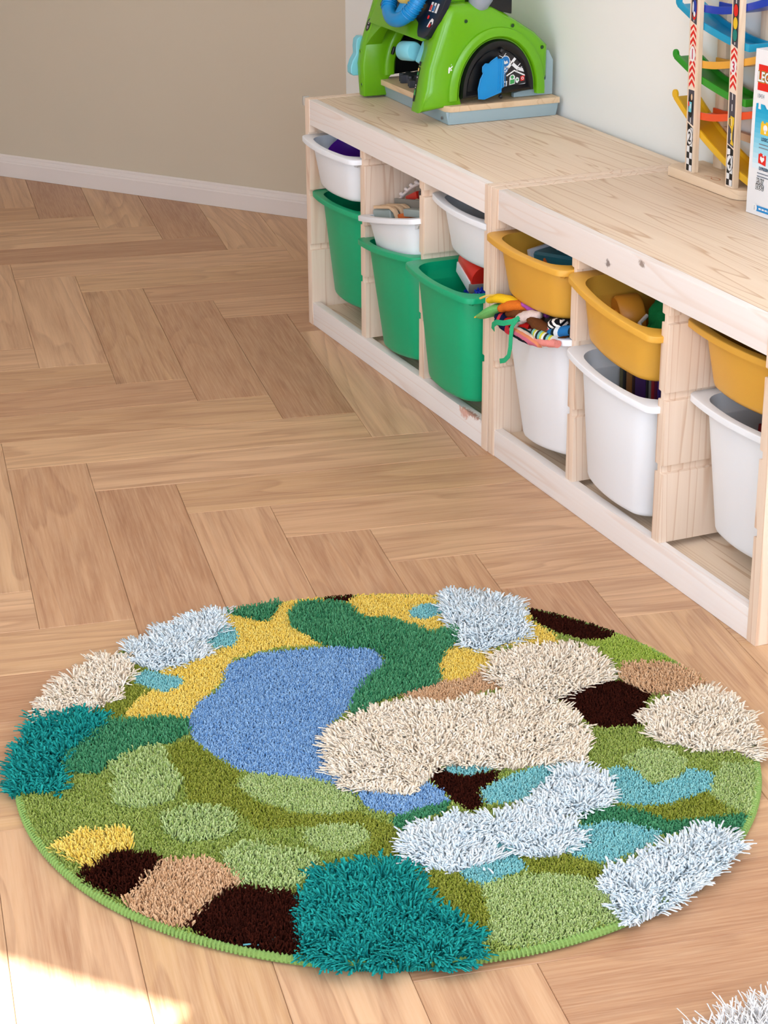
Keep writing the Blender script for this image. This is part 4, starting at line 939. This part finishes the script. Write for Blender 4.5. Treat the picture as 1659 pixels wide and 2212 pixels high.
shell(pl, 0.070, 0.024, 'side_shell')
# raised rib round the arch, on the outer right face
mb = MB(); rings = []
for i in range(33):
    w = math.pi * (-0.02 + 1.04 * i / 32); cy, cz = ARC_C[0], z(ARC_C[1]) - .004
    sec = [(0, -.001), (0.006, .0005), (0.009, .004), (0.009, .016), (0.006, .021), (0, .022)]
    rings.append([(0.4015 + a, cy + (ARC_Y + .004 + b) * math.cos(w), cz + (ARC_Z + .004 + b) * math.sin(w)) for a, b in sec])
MB().loft(rings).build('arch_rib', G_LIME, toy)
rings = []
for i in range(33):
    w = math.pi * (-0.02 + 1.04 * i / 32); cy, cz = ARC_C[0], z(ARC_C[1]) - .004
    sec = [(0, -.001), (0.005, .0005), (0.008, .004), (0.008, .018), (0.005, .023), (0, .024)]
    rings.append([(0.0695 + a, cy + (ARC_Y + .002 + b) * math.cos(w), cz + (ARC_Z + .002 + b * .9) * math.sin(w)) for a, b in sec])
ir = MB().loft(rings).build('arch_rib', G_LIME, toy)
for w in (2.05, 2.80):
    c_ = Vector((0.0778, ARC_C[0] + (ARC_Y + .013) * math.cos(w), z(ARC_C[1]) + (ARC_Z + .012) * math.sin(w))); td = Vector((0, -math.sin(w), math.cos(w)))
    MB().tube([c_ - td * .009, c_ - td * .004, c_ + td * .004, c_ + td * .009], [.003, .0042, .0042, .003], 8).build('slot', P_BLACK, ir)
# hood between the shells
hood = [(0.128, 0.694), (0.136, 0.706), (0.152, 0.741), (0.165, 0.768), (0.192, 0.802), (0.300, 0.802), (0.318, 0.742), (0.374, 0.704), (0.403, 0.672), (0.403, 0.600), (0.388, 0.600), (0.384, 0.655), (0.355, 0.682), (0.300, 0.712), (0.240, 0.727), (0.190, 0.722), (0.152, 0.702)]
MB().prism([(a, z(b)) for a, b in hood], lambda y, v: (0.066, y, v), lambda y, v: (0.354, y, v)).build('hood', G_LIME, toy, bevel=.004, seg=2)
fa = [(0.066, .640), (0.066, .716), (0.355, .716), (0.355, .650), (0.349, .678), (0.336, .697), (0.312, .705), (0.150, .703), (0.112, .688), (0.085, .664)]
MB().prism([(a, z(b)) for a, b in fa], lambda x, v: (x, 0.121 + (v - z(.645)) * .36, v), lambda x, v: (x, 0.160, v)).build('brow', G_LIME, toy, bevel=.003)
# dashboard slab, lying over the front of the shells
def dashp(u, s, k=0.0):                        # u across, s up the dashboard
    return (u, 0.1415 + s * .40 - k * .92 - .0008, z(0.734) + s * .92 + k * .4)
dsh = [(.102, .0), (.290, .0), (.312, -.008), (.322, -.026), (.332, -.034), (.360, -.034), (.372, -.027), (.380, -.010), (.390, .010), (.394, .034), (.394, .078), (.102, .078)]
MB().prism(dsh, lambda u, s: dashp(u, s, 0), lambda u, s: dashp(u, s, -.014)).build('dashboard', P_NAVY, toy, bevel=.002)
def decal(name, polys, parent):
    mb = MB(); mats = []
    for f, mat, poly in polys:
        if mat not in mats: mats.append(mat)
        mb.flat(poly, f, mats.index(mat))
    return mb.build(name, mats, parent, smooth=False)
L1 = lambda u, s: dashp(u, s, .0008)
L2 = lambda u, s: dashp(u, s, .0012)
ic = []
for cx, m in ((0.346, P_REDP), (0.360, P_BLUP), (0.374, P_WHITE2)):
    ic += [(L1, P_WHITE2, [(cx - .005, .022), (cx + .005, .022), (cx + .0044, .042), (cx - .0044, .042)]), (L2, m, [(cx - .0038, .024), (cx + .0038, .024), (cx + .0032, .036), (cx - .0032, .036)])]
ic += [(L1, P_REDP, circle(0.3500, .010, .0042)), (L1, P_WHITE2, [(.358, -.010), (.363, .004), (.369, .010), (.378, .008), (.3805, .000), (.377, -.004), (.375, .002), (.368, .003), (.363, -.010)]), (L2, P_REDP, circle(0.3695, -.0055, .0044))]
decal('dashboard_print', ic, toy)
# black back box and gear knob
MB().prism([(0.226, z(.7685)), (0.318, z(.744)), (0.318, z(.79)), (0.226, z(.80))], lambda y, v: (0.310, y, v), lambda y, v: (0.392, y, v)).build('gear_box', P_BLACK, toy, bevel=.004)
MB().lathe([(0.006, -.040), (0.010, -.030), (0.021, -.018), (0.0265, 0.0), (0.025, .012), (0.016, .024), (0.004, .029)], 28, rot((0.388, 0.246, z(0.783)), -14, 8, 0)).build('gear_knob', P_KNOB, toy)
# steering wheel
Mw = rot((0.252, 0.137, z(0.778)), 62, 0, 0)
mb = MB(); path = [Mw @ Vector((0.066 * math.cos(w) , 0.058 * math.sin(w), 0)) for w in [2 * math.pi * i / 48 for i in range(48)]]
mb.tube(path, 0.0155, 14, closed=True)
wo = mb.build('steering_wheel', P_CYAN, toy)
for sgn in (0, 1):
    mb = MB()
    for i in range(9):
        w = (-.72 + .13 * i) if sgn == 0 else (math.pi + .72 - .13 * i)
        c = Vector((0.066 * math.cos(w), 0.058 * math.sin(w), 0)); q = []
        for k in range(14):
            a = 2 * math.pi * k / 14; dr = c.normalized()
            q.append(Mw @ (c + dr * (math.cos(a) * .0165) + Vector((0, 0, math.sin(a) * .0165))))
        mb.tube(q, .0014, 5, closed=True)
    mb.build('ribbed_grip', P_CYAN, wo)
mb = MB()
for w in (0.15, math.pi - .15, -math.pi / 2):
    mb.tube([Mw @ Vector((0.058 * math.cos(w), 0.05 * math.sin(w), 0)), Mw @ Vector((0, 0, -.006))], [.010, .014], 10, flat=.5)
mb.build('spokes', P_CYAN, wo)
MB().lathe([(0.022, -.012), (0.022, .006), (0.018, .016), (0.012, .022), (0.001, .024)], 24, Mw).build('horn_button', P_YEL, wo)
MB().lathe([(0.014, -.055), (0.014, -.006)], 16, Mw).build('column', P_BLACK, wo)
# wheels in the arches
def half(rx, rz, n=28, z0=-.012):
    return [(ARC_C[0] + rx * math.cos(math.pi * i / n), z(ARC_C[1]) + rz * math.sin(math.pi * i / n)) for i in range(n + 1)] + [(ARC_C[0] - rx, z(ARC_C[1]) + z0), (ARC_C[0] + rx, z(ARC_C[1]) + z0 + .008)]
def wheel_half(xo, xi, name):
    sec = []
    for k, (ry, rz, x) in enumerate([(0.0855, 0.109, xi), (0.0855, 0.109, xo - .006 * np.sign(xo - xi)), (0.083, 0.106, xo), (0.076, 0.096, xo + .001 * np.sign(xo - xi)), (0.0715, 0.088, xo - .004 * np.sign(xo - xi)), (0.0705, 0.087, xo - .010 * np.sign(xo - xi))]):
        q = half(ry, rz, z0=(-.014 + .0035 * k))
        sec.append([(x, a, b) for a, b in q])
    return MB().loft(sec).build(name, P_BLACK, toy, ang=45)
tyre = wheel_half(0.4125, 0.352, 'tyre')
tyre2 = wheel_half(0.018, 0.060, 'tyre')
XM = 0.4034
P_MAP = plastic('map_dark', (40, 34, 34), .5, .05)
FM = lambda k: (lambda a, b: (XM + .00025 * k, 0.228 + a, z(.588) + b))
def band(pts, w):
    P = [Vector(p) for p in pts]; l = []; r_ = []
    for i, p in enumerate(P):
        d = (P[min(i + 1, len(P) - 1)] - P[max(i - 1, 0)]).normalized(); n = Vector((-d.y, d.x)) * w / 2
        l.append(tuple(p + n)); r_.append(tuple(p - n))
    return l + r_[::-1]
mp = [(FM(0), P_MAP, [(0.058, -.004), (0.122, .000), (0.120, .030), (0.108, .054), (0.088, .072), (0.062, .081), (0.052, .081)])]
for pts, w in (([(0.060, .047), (0.078, .048), (0.094, .066)], .006), ([(0.086, .056), (0.100, .044), (0.119, .038)], .007), ([(0.058, .030), (0.070, .036), (0.078, .047)], .003), ([(0.074, .030), (0.092, .040), (0.118, .028)], .003), ([(0.060, .016), (0.074, .018), (0.072, .001)], .0045),
               ([(0.056, .074), (0.084, .060)], .0013), ([(0.062, .066), (0.072, .078)], .0013), ([(0.100, .048), (0.108, .056)], .0016), ([(0.106, .044), (0.114, .050)], .0016), ([(0.075, .003), (0.119, .009)], .006), ([(0.066, .036), (0.067, .002)], .005), ([(0.096, .036), (0.102, .044)], .0014)):
    mp.append((FM(1), P_WHITE2, band(pts, w)))
mp += [(FM(2), P_WHITE2, circle(0.0705, .0605, .0112, ry=.0125)), (FM(3), P_BLUP, circle(0.0705, .0605, .0098, ry=.011)), (FM(4), P_WHITE2, [(.064, .058), (.0675, .063), (.071, .060), (.074, .063), (.077, .057), (.070, .055)]),
       (FM(2), P_BLUP, circle(0.0705, .0425, .0062)), (FM(3), P_WHITE2, circle(0.0705, .0425, .0048)), (FM(4), P_BLUP, [(.068, .0425), (.0700, .0395), (.0745, .045), (.0730, .0465), (.0700, .0425), (.0690, .0440)]),
       (FM(2), P_BLUP, band([(0.0700, .036), (0.0730, .004), (0.113, .0095)], .0022)),
       (FM(2), P_WHITE2, [(.081, .010), (.094, .012), (.094, .028), (.090, .032), (.084, .031), (.081, .026)]), (FM(3), P_GRNP, [(.0825, .0115), (.0928, .0132), (.0928, .022), (.0825, .021)]), (FM(3), P_GRNP, circle(.0875, .0265, .0036)),
       (FM(2), P_WHITE2, [(.096, .015), (.100, .013), (.104, .018), (.103, .024), (.098, .026), (.095, .022)]), (FM(3), P_GRNP, circle(.0995, .0205, .0022)),
       (FM(2), P_REDP, [(.1075, .0165), (.1165, .0180), (.1165, .0285), (.1075, .0270)]), (FM(3), P_WHITE2, circle(.112, .0225, .0030)), (FM(4), P_REDP, circle(.112, .0225, .0018))]
decal('map_print', mp, tyre)
door = [(0.008, -.010), (0.0205, -.0115), (0.060, .0005), (0.060, .0088), (0.0655, .0105), (0.0645, .0695), (0.0510, .0695), (0.0495, .0740), (0.036, .0660), (0.031, .0610), (0.0225, .0620), (0.0165, .0560), (0.0160, .0460), (0.0180, .0420), (0.0115, .030), (0.0065, .010)]
mb = MB(); mb.prism(door, lambda a, b: (0.4142, 0.222 + a, z(.588) + b), lambda a, b: (0.4182, 0.222 + a, z(.588) + b))
dr = mb.build('wheel_door', P_CYAN, tyre, bevel=.0012)
cxm, czm = 0.036, .028
ins = [(cxm + (a - cxm) * .86, czm + (b - czm) * .88) for a, b in door]
mb = MB(); rim_ = [(0.4185, 0.222 + a, z(.588) + b) for a, b in door]
mb.tube(rim_, .0014, 6, closed=True); mb.tube([(0.4183, 0.222 + 0.055, z(.588) + .066), (0.4183, 0.222 + .0535, z(.588) + .004)], .0016, 6)
mb.tube([(0.4183, 0.222 + 0.062, z(.588) + .066), (0.4183, 0.222 + .0605, z(.588) + .008)], .0022, 8)
mb.build('door_edge', P_CYAN, tyre)
MB().ball((0.4160, 0.283, z(.674)), .0062).build('hinge_knob', P_BLACK, tyre)
MB().ball((0.4150, 0.2835, z(.578)), .005).build('hinge_knob', P_BLACK, tyre)
# levers and turn signals on the front legs
mb = MB(); mb.prism([(0.128, .648), (0.145, .690), (0.157, .690), (0.150, .664), (0.140, .640)], lambda y, v: (0.318, y, z(v)), lambda y, v: (0.349, y, z(v)))
lv = mb.build('lever_arm', P_SKY, toy, bevel=.003)
MB().lathe([(0.004, -.026), (0.018, -.0255), (0.0205, -.022), (0.0205, .018), (0.018, .0215), (0.004, .022)], 26, rot((0.288, 0.128, z(.665)), 14, 84, 24)).build('lever_handle', P_SKY, lv)
wave = [(0.104, .572), (0.110, .566), (0.122, .566), (0.128, .576), (0.127, .590), (0.134, .604), (0.142, .618), (0.142, .646), (0.138, .652), (0.126, .652), (0.119, .646), (0.117, .630), (0.118, .614), (0.109, .600), (0.104, .586)]
MB().prism([(y - .004, z(v) + .006) for y, v in wave], lambda y, v: (0.010, y, v), lambda y, v: (0.034, y, v)).build('signal_paddle', P_SKY, toy, bevel=.004, seg=3)
# black label strip, oval badge, screw holes, white mark
sp = lambda k: (lambda u, s: (0.348 + u * .012, 0.1026 + .0125 * s / .055 - .0006 - .0002 * k + (0.0035 if s > .042 else 0) * (s - .042) / .013, z(.572) + s * 1.0))
def front_r(u, s, k): v = .572 + s; y = np.interp(v, [.552, .600, .645, .690], [.104, .112, .121, .136]); return (0.3525 + u, float(y) - .0009 - .0003 * k, z(v))
fr = lambda k: (lambda u, s: front_r(u, s, k))
# the strip sits on the chamfer, so it is built as its own thin plate on the inner front corner
polys = [(fr(0), P_BLACK, [(0.0, 0), (0.0095, 0), (0.0095, .040), (0.0095, .082), (0.0, .082), (0.0, .040)])]
for s, m in ((.016, P_GRNP), (.022, P_GRNP), (.058, P_GRNP), (.066, P_YEL)): polys.append((fr(1), m, circle(.0047, s, .0030, ry=.0036)))
for s in (.029, .034, .050): polys.append((fr(1), P_WHITE2, circle(.0047, s, .0014)))
decal('label_strip', polys, toy)
def front_l(u, s, k): v = .672 + s; y = np.interp(v, [.600, .645, .690, .737], [.113, .121, .136, .152]); return (0.040 + u, float(y) - .0008 - .0003 * k, z(v))
fl = lambda k: (lambda u, s: front_l(u, s, k))
decal('oval_badge', [(fl(0), P_BLACK, circle(.014, .014, .010, ry=.0135)), (fl(1), P_WHITE2, circle(.014, .019, .0032)), (fl(1), P_WHITE2, circle(.014, .009, .0032)), (fl(2), P_BLACK, circle(.014, .019, .002)), (fl(2), P_BLACK, circle(.014, .009, .002))], toy)
def hole(c, axis, r=.0046):
    Mh = Matrix.Translation(c) @ (Matrix.Rotation(math.pi / 2, 4, 'Y') if axis == 'x' else Matrix.Rotation(math.pi / 2, 4, 'X'))
    MB().lathe([(r + .0016, -.001), (r + .0010, .0006), (r, .0004), (r - .0004, -.0004)], 16, Mh, 0).lathe([(r - .0006, .0000), (r - .0008, .0002)], 12, Mh, 1).build('screw_hole', [G_LIME, plastic('dark_lime', (26, 64, 20), .6)], toy)
for y, v in ((0.206, .738), (0.315, .722), (0.386, .672)): hole((0.402, y, z(v)), 'x')
for x, y, v in ((0.046, .1165, .628), (0.056, .1150, .556)): hole((x, y + .0005, z(v)), 'y', .0034)
mk = lambda a, b: (0.4026, 0.166 + a, z(.633) + b)
decal('white_mark', [(mk, P_WHITE2, q) for q in ([(0, 0), (.003, .001), (.004, .012), (.002, .014), (.0, .010)], [(.0035, .008), (.010, .013), (.0095, .016), (.0035, .011)], [(.004, .005), (.009, .006), (.006, .010)], [(.0055, .016), (.008, .018), (.007, .0195)])], toy)
# pale plate added where a bluish shadow falls behind the toy
MB().prism([(0.330, .5668), (0.4235, .5668), (0.4235, .640), (0.412, .662), (0.4065, .662), (0.4065, .600), (0.386, .586), (0.330, .576)], lambda y, v: (0.372, y, z(v)), lambda y, v: (0.384, y, z(v))).build('shadow_plate', P_PALE, toy, bevel=.002)
# grey gear lying on the stand
gear = []
for i in range(32):
    w = 2 * math.pi * i / 32; r = 0.034 if (i % 4) in (0, 1) else 0.024; gear.append((r * math.cos(w), r * math.sin(w)))
t = tag(empty('toy_gear', (0.128, 0.212, ZT + .0402)), 'dark grey toothed toy gear lying on the wooden stand inside the green console', 'toy gear')
P_GEAR = plastic('dark_grey_foam', (58, 60, 68), .6, .05)
MB().prism(gear, lambda a, b: (a, b, 0), lambda a, b: (a, b, 0.018)).build('gear_ring', P_GEAR, t, bevel=.0015)
MB().prism(gear, lambda a, b: (a * .8 + .058, b * .8 - .012, 0), lambda a, b: (a * .8 + .058, b * .8 - .012, 0.016)).build('gear_ring', P_GEAR, t, bevel=.0015)

# ------------------------------------------------------------------ ramp tower
tw = tag(empty('ramp_tower', (0, 0, ZT)), 'wooden ramp tower with rainbow coloured tracks, standing on the near unit', 'toy')
P_PLY = pine('tower_ply', 0, (238, 214, 182), (208, 176, 136), .45, 9); P_PLYZ = pine('tower_ply_upright', 2, (240, 218, 188), (214, 182, 146), .45, 9)
bs = [(0.998, 0.345), (1.205, 0.350), (1.222, 0.357), (1.232, 0.372), (1.232, 0.430), (0.985, 0.430), (0.985, 0.360)]
MB().prism(bs, lambda x, y: (x, y, 0.0003), lambda x, y: (x, y, 0.0182)).build('tower_base', P_PLY, tw, bevel=.0015)
decal('oval_mark', [(lambda a, b: (a, b, .0184), plastic('orange_brand_print', (206, 120, 66), .6), band([(1.128 + .012 * math.cos(w), .368 + .0065 * math.sin(w)) for w in [2 * math.pi * i / 20 for i in range(21)]], .0018)),
                    (lambda a, b: (a, b, .0184), plastic('orange_brand_print', (206, 120, 66), .6), band([(1.098, .362), (1.110, .372)], .0018))], tw)
LEAN = -.035
def post(xc, w, y0, y1, h=0.40, y=0.0):
    f = lambda yy: (lambda a, b: (xc + a + LEAN * b, yy, .0184 + b))
    q = [(-w / 2, 0), (w / 2, 0), (w / 2, h), (-w / 2, h)]
    return MB().prism(q, f(y0), f(y1)).build('post', P_PLYZ, tw, bevel=.0008)
p1 = post(1.0555, 0.029, 0.355, 0.3665); p2 = post(1.1930, 0.0275, 0.355, 0.3665)
post(1.052, 0.029, 0.4185, 0.430); post(1.190, 0.0275, 0.4185, 0.430)
MB().box(1.03, 1.19, 0.4195, 0.429, 0.160, 0.178).build('cross_bar', P_WD, tw, bevel=.001)
for zz in (0.085, 0.255):
    MB().box(1.04, 1.20, 0.4195, 0.429, zz, zz + .014).build('cross_bar', P_WD, tw, bevel=.001)
# printed strips on the two front posts; v is the height above the unit top
P_ASPH = plastic('asphalt_print', (74, 70, 78), .5, .06); P_BLKP = plastic('black_print', (16, 16, 18), .5, .02)
P_YELP = plastic('yellow_print', (232, 192, 40), .5, .03); P_TEALP = plastic('teal_print', (24, 128, 118), .5, .03); P_CRM = plastic('cream_print', (244, 224, 202), .5, .02)
P_CRIM = plastic('crimson_print', (196, 30, 70), .5, .03); P_DBLU = plastic('dark_blue_print', (28, 62, 160), .5, .03); P_LBLU = plastic('light_blue_print', (110, 200, 220), .5, .03)
def strip_print(xc, name, segs):
    mb = MB(); mats = []
    def add(k, mat, poly):
        if mat not in mats: mats.append(mat)
        mb.flat(poly, lambda u, v: (xc + u + LEAN * (v - .0184), 0.3549 - .00018 * k, v), mats.index(mat))
    def text(k, mat, s, size, u, v):
        if mat not in mats: mats.append(mat)
        write(mb, s, size, lambda a, b: (xc + u + a * .8 + LEAN * (v + b - .0184), 0.3549 - .00018 * k, v + b), mats.index(mat), .0006)
    segs(add, text)
    mb.build(name, mats, tw, smooth=False)
HW = .0098
def chevrons(add, v0, v1, n, c):
    add(1, P_CRM, [(-HW, v0), (HW, v0 + .003), (HW, v1), (-HW, v1 + .006)])
    pitch = (v1 - v0) / n
    for i in range(n):
        b = v0 + pitch * i; h = pitch * .56; a = .0100
        top = [(-HW, b), (0, b + a), (HW, b), (HW, b + h), (0, b + a + h), (-HW, b + h)]
        top = [(u, min(max(v, v0 + .0005), v1 + .002)) for u, v in top]
        add(2, P_REDP, top)
def disc(add, text, v, digit, ink, r=.0092, ring=None):
    if ring: add(4, ring, circle(0, v, r + .0009, 24, ry=(r + .0009) * 1.55))
    add(5, P_WHITE2, circle(0, v, r, 24, ry=r * 1.55)); text(6, ink, digit, .0255, 0, v - .0088)
def checker(add, v0, v1, rows, slant):
    add(1, P_BLKP, [(-HW, v0), (HW, v0), (HW, v1 - slant), (-HW, v1)])
    hh = (v1 - v0 - slant) / rows
    for i in range(rows):
        u = (0, HW * .92) if i % 2 == 0 else (-HW * .92, 0)
        add(2, P_WHITE2, [(u[0], v0 + hh * i + .0003), (u[1], v0 + hh * i + .0003), (u[1], v0 + hh * (i + 1)), (u[0], v0 + hh * (i + 1))])
def road(add, v0, v1, s0, s1, dashes):
    add(1, P_ASPH, [(-HW, v0 + s0), (HW, v0), (HW, v1), (-HW, v1 + s1)])
    for d in dashes: add(2, P_WHITE2, [(-.0011, d - .006), (.0011, d - .006), (.0011, d + .006), (-.0011, d + .006)])
def y1(v): return .331 - .00085 * v            # rows of the first strip, top to bottom
def y2(v): return .3495 - .00082 * v
def segs1(add, text):
    add(0, P_CRM, [(-.0112, .0185), (.0112, .0185), (.0112, .395), (-.0112, .395)])
    checker(add, y1(366), y1(262), 7, .008); disc(add, text, y1(291), '2', P_BLKP, ring=P_BLKP)
    road(add, y1(266), y1(190), .006, 0, (y1(254),))
    add(2, P_BLKP, circle(-.001, y1(224), .0085, 20, ry=.022)); add(3, P_LBLU, [(-.008, y1(238)), (.002, y1(238)), (.003, y1(216)), (-.006, y1(216))]); add(4, P_REDP, [(-.0095, y1(226)), (-.005, y1(226)), (-.005, y1(216)), (-.0095, y1(216))]); add(4, P_WHITE2, [(-.002, y1(230)), (.001, y1(230)), (.001, y1(220)), (-.002, y1(220))]); add(3, P_WD, circle(.002, y1(205), .003, 12, ry=.006))
    chevrons(add, y1(186), y1(52), 9, 0); disc(add, text, y1(113), '1', P_CRIM)
    road(add, y1(51), .395, .006, 0, (y1(38),))
    add(3, P_REDP, circle(.001, y1(19), .0086, 20, ry=.019)); add(4, P_BLKP, circle(.0005, y1(16), .0084, 20, ry=.017)); add(5, P_DBLU, circle(.002, y1(15), .0068, 20, ry=.0145)); add(6, P_WHITE2, circle(-.003, y1(15), .0026, 12, ry=.010)); add(6, P_WHITE2, circle(.002, y1(29), .0034, 12, ry=.005)); add(5, P_REDP, [(-.002, y1(0)), (.003, y1(0)), (.003, .395), (-.002, .395)])
def segs2(add, text):
    add(0, P_CRM, [(-.0108, .0185), (.0108, .0185), (.0108, .395), (-.0108, .395)])
    checker(add, y2(400), y2(311), 6, .007); disc(add, text, y2(350), '4', P_BLKP, ring=P_BLKP)
    road(add, y2(316), y2(200), .006, .003, (y2(229), y2(205), y2(292)))
    add(4, P_YELP, [(-.001, y2(308)), (.009, y2(311)), (.009, y2(306)), (.005, y2(298)), (.005, y2(282)), (.0092, y2(262)), (.0092, y2(249)), (-.003, y2(247)), (-.002, y2(266)), (.001, y2(280)), (.002, y2(298))])
    add(3, P_YELP, band([(-.002, y2(252)), (-.0075, y2(254)), (-.007, y2(266)), (-.001, y2(274))], .0018)); add(5, P_WHITE2, [(.001, y2(268)), (.0022, y2(268)), (.0018, y2(252)), (.0005, y2(252))])
    chevrons(add, y2(192), y2(102), 6, 0); disc(add, text, y2(141), '3', P_CRIM)
    road(add, y2(101), .395, .006, 0, (y2(87), y2(3)))
    for v, m in ((22, P_REDP), (49, P_YELP), (74, P_TEALP)):
        add(3, P_BLKP, circle(0, y2(v), .0082, 24, ry=.0122)); add(4, m, circle(0, y2(v), .0070, 24, ry=.0108))
strip_print(1.0555, 'printed_strip', segs1)
strip_print(1.1930, 'printed_strip', segs2)
def track(name, pts, mat, end=None, bump_=True):
    y0, y1_, t, hh, ft = .3675, .4175, .0045, .0135, .0042
    P = []
    for i in range(len(pts) - 1):
        for k in range(6): s = k / 6; P.append(Vector(pts[i]).lerp(Vector(pts[i + 1]), s))
    P.append(Vector(pts[-1]))
    for _ in range(4): P = [P[0]] + [(P[i - 1] + P[i] * 2 + P[i + 1]) / 4 for i in range(1, len(P) - 1)] + [P[-1]]
    sec = [(y0, 0), (y1_, 0), (y1_, hh), (y1_ - t, hh), (y1_ - t, ft), (y0 + t, ft), (y0 + t, hh), (y0, hh)]
    mb = MB().loft([[(p.x, a, z(p.y) + b) for a, b in sec] for p in P])
    if bump_:
        p, q = P[0], P[4]
        for ya in (y0, y1_ - t):
            e = circle(p.x + .003, p.y + hh - .004, .0085, 18) 
            mb.prism(e, lambda a, b, ya=ya: (a, ya - .0002, z(b)), lambda a, b, ya=ya: (a, ya + t + .0002, z(b)))
    if end:
        p = P[-1]; mb.box(p.x - .002, p.x + .004, y0, y1_, z(p.y), z(p.y) + hh)
    return mb.build(name, mat, tw, bevel=.0012)
T_ = lambda n, c: plastic('track_' + n, c, .32, .04)
track('track', [(1.275, .880), (1.257, .874), (1.198, .857), (1.147, .845), (1.10, .838), (1.057, .836), (1.035, .836)], T_('dark_blue', (16, 58, 176)), None, False)
track('track', [(.965, .834), (1.013, .817), (1.06, .804), (1.15, .790), (1.207, .788)], T_('cyan', (22, 158, 200)), True)
track('track', [(1.272, .784), (1.231, .770), (1.152, .750), (1.10, .740), (1.064, .736), (1.035, .735)], T_('light_orange', (232, 170, 62)), None, False)
track('track', [(.963, .738), (1.018, .719), (1.066, .706), (1.154, .693), (1.207, .691)], T_('green', (44, 150, 34)), True)
track('track', [(1.272, .688), (1.231, .674), (1.152, .655), (1.10, .645), (1.068, .642), (1.035, .642)], T_('red_orange', (234, 82, 32)), None, False)
track('track', [(.968, .664), (1.018, .634), (1.068, .607), (1.157, .573), (1.235, .553), (1.27, .549)], T_('yellow', (232, 182, 34)), None)

# ------------------------------------------------------------------ boxed building set
bx = tag(empty('toy_carton', (1.298, 0.324, ZT), (0, 0, R(4.5))), 'white carton with a red square logo, at the right edge beside the ramp tower', 'box')
P_CARD = plastic('white_card', (240, 241, 242), .5, .012); P_INK = plastic('slate_ink', (40, 70, 96), .6, .02); P_GINK = plastic('grey_ink', (120, 128, 140), .6, .02)
MB().box(0, .26, 0, .066, .0004, .286).build('carton', P_CARD, bx, bevel=.0012)
mb = MB(); mats = [P_REDP, P_WHITE2, P_BLKP, P_YELP, P_INK, P_GINK, P_CYAN, P_CARD]
F = lambda k: (lambda a, b: (a, -.0003 - .00022 * k, b))
rect = lambda x0, x1, z0, z1: [(x0, z0), (x1, z0), (x1, z1), (x0, z1)]
for i in range(12):                            # printed fade from blue to white
    f = i / 12; c = tuple(int(a + (b - a) * f) for a, b in zip((22, 164, 206), (236, 242, 246)))
    mats.append(plastic('fade_%d' % i, c, .5, .01))
    lo, hi = .188 - .0088 * (i + 1), .188 - .0088 * i
    if i == 0: mb.flat([(.010, lo), (.075, lo), (.075, hi), (.040, hi), (.034, hi + .006), (.034, hi), (.024, hi), (.024, hi), (.0235, hi - .003), (.016, hi - .003), (.016, hi), (.010, hi)], F(1), 8)
    else: mb.flat(rect(.010, .12, lo, hi), F(1), 8 + i)
mb.flat([(.0105, .188), (.0165, .188), (.0165, .195), (.0105, .194)], F(1), 8); mb.flat([(.0230, .188), (.038, .188), (.034, .194), (.0230, .1945)], F(1), 8)
mb.flat(rect(.011, .058, .217, .261), F(1), 0)
for k, (ink, b) in enumerate(((3, .0022), (2, .0016), (1, .0007))): write(mb, 'LEGO', .0235, lambda a, q, k=k: (.0345 + a * .80, -.0003 - .00022 * (2 + k), .2325 + q + a * .0), ink, b)
write(mb, '10434', .0105, lambda a, b: (.0215 + a * .72, -.0006, .204 + b), 5)
mb.flat([(.027, .143), (.053, .143), (.053, .163), (.046, .163), (.046, .166), (.040, .166), (.040, .163), (.034, .163), (.034, .166), (.029, .166), (.029, .163), (.027, .163)], F(2), 3)
mb.flat(circle(.040, .155, .0058), F(3), 1); mb.flat(rect(.0375, .0425, .1455, .152), F(3), 1)
write(mb, 'LOGICAL THINKING', .0082, lambda a, b: (.0580 + a * .72, -.0010, .1325 + b), 4, .0003)
for i, w in enumerate((.075, .068)): mb.flat(rect(.0255, .0255 + w, .1250 - .006 * i, .1268 - .006 * i), F(3), 5)
mb.flat([(.026, .093), (.047, .090), (.047, .108), (.042, .109), (.042, .106), (.037, .1065), (.037, .110), (.031, .111), (.029, .109), (.026, .109)], F(2), 0)
mb.flat([(.0365, .0945), (.0425, .100), (.0425, .1035), (.040, .105), (.0370, .103), (.0335, .1055), (.031, .104), (.0310, .100)], F(3), 1)
write(mb, 'EXPRESSING', .0078, lambda a, b: (.0450 + a * .72, -.0010, .0815 + b), 4, .0003)
for i, w in enumerate((.060, .055)): mb.flat(rect(.0255, .0255 + w, .0745 - .0055 * i, .0763 - .0055 * i), F(3), 5)
for k, (ink, b) in enumerate(((2, .0012), (1, .0002))):
    write(mb, 'PLAY', .0110, lambda a, q, k=k: (.0345 + a * .75, -.0010 - .00022 * k, .0580 + q), ink, b)
    write(mb, 'IDEAS', .0110, lambda a, q, k=k: (.0345 + a * .75, -.0010 - .00022 * k, .0475 + q), ink, b)
mb.flat([(.026, .0085), (.20, .0085), (.20, .0185), (.026, .0185)], F(2), 6); mb.flat(circle(.0245, .0135, .0068, ry=.0075), F(3), 1)
mb.flat(rect(.0240, .0252, .0095, .0150), F(4), 5); mb.flat(circle(.0246, .0166, .0008), F(4), 5)
for i in range(9): mb.flat(rect(.036 + .0085 * i, .0425 + .0085 * i, .0122, .0150), F(3), 1)
mb.build('carton_print', mats, bx, smooth=False)
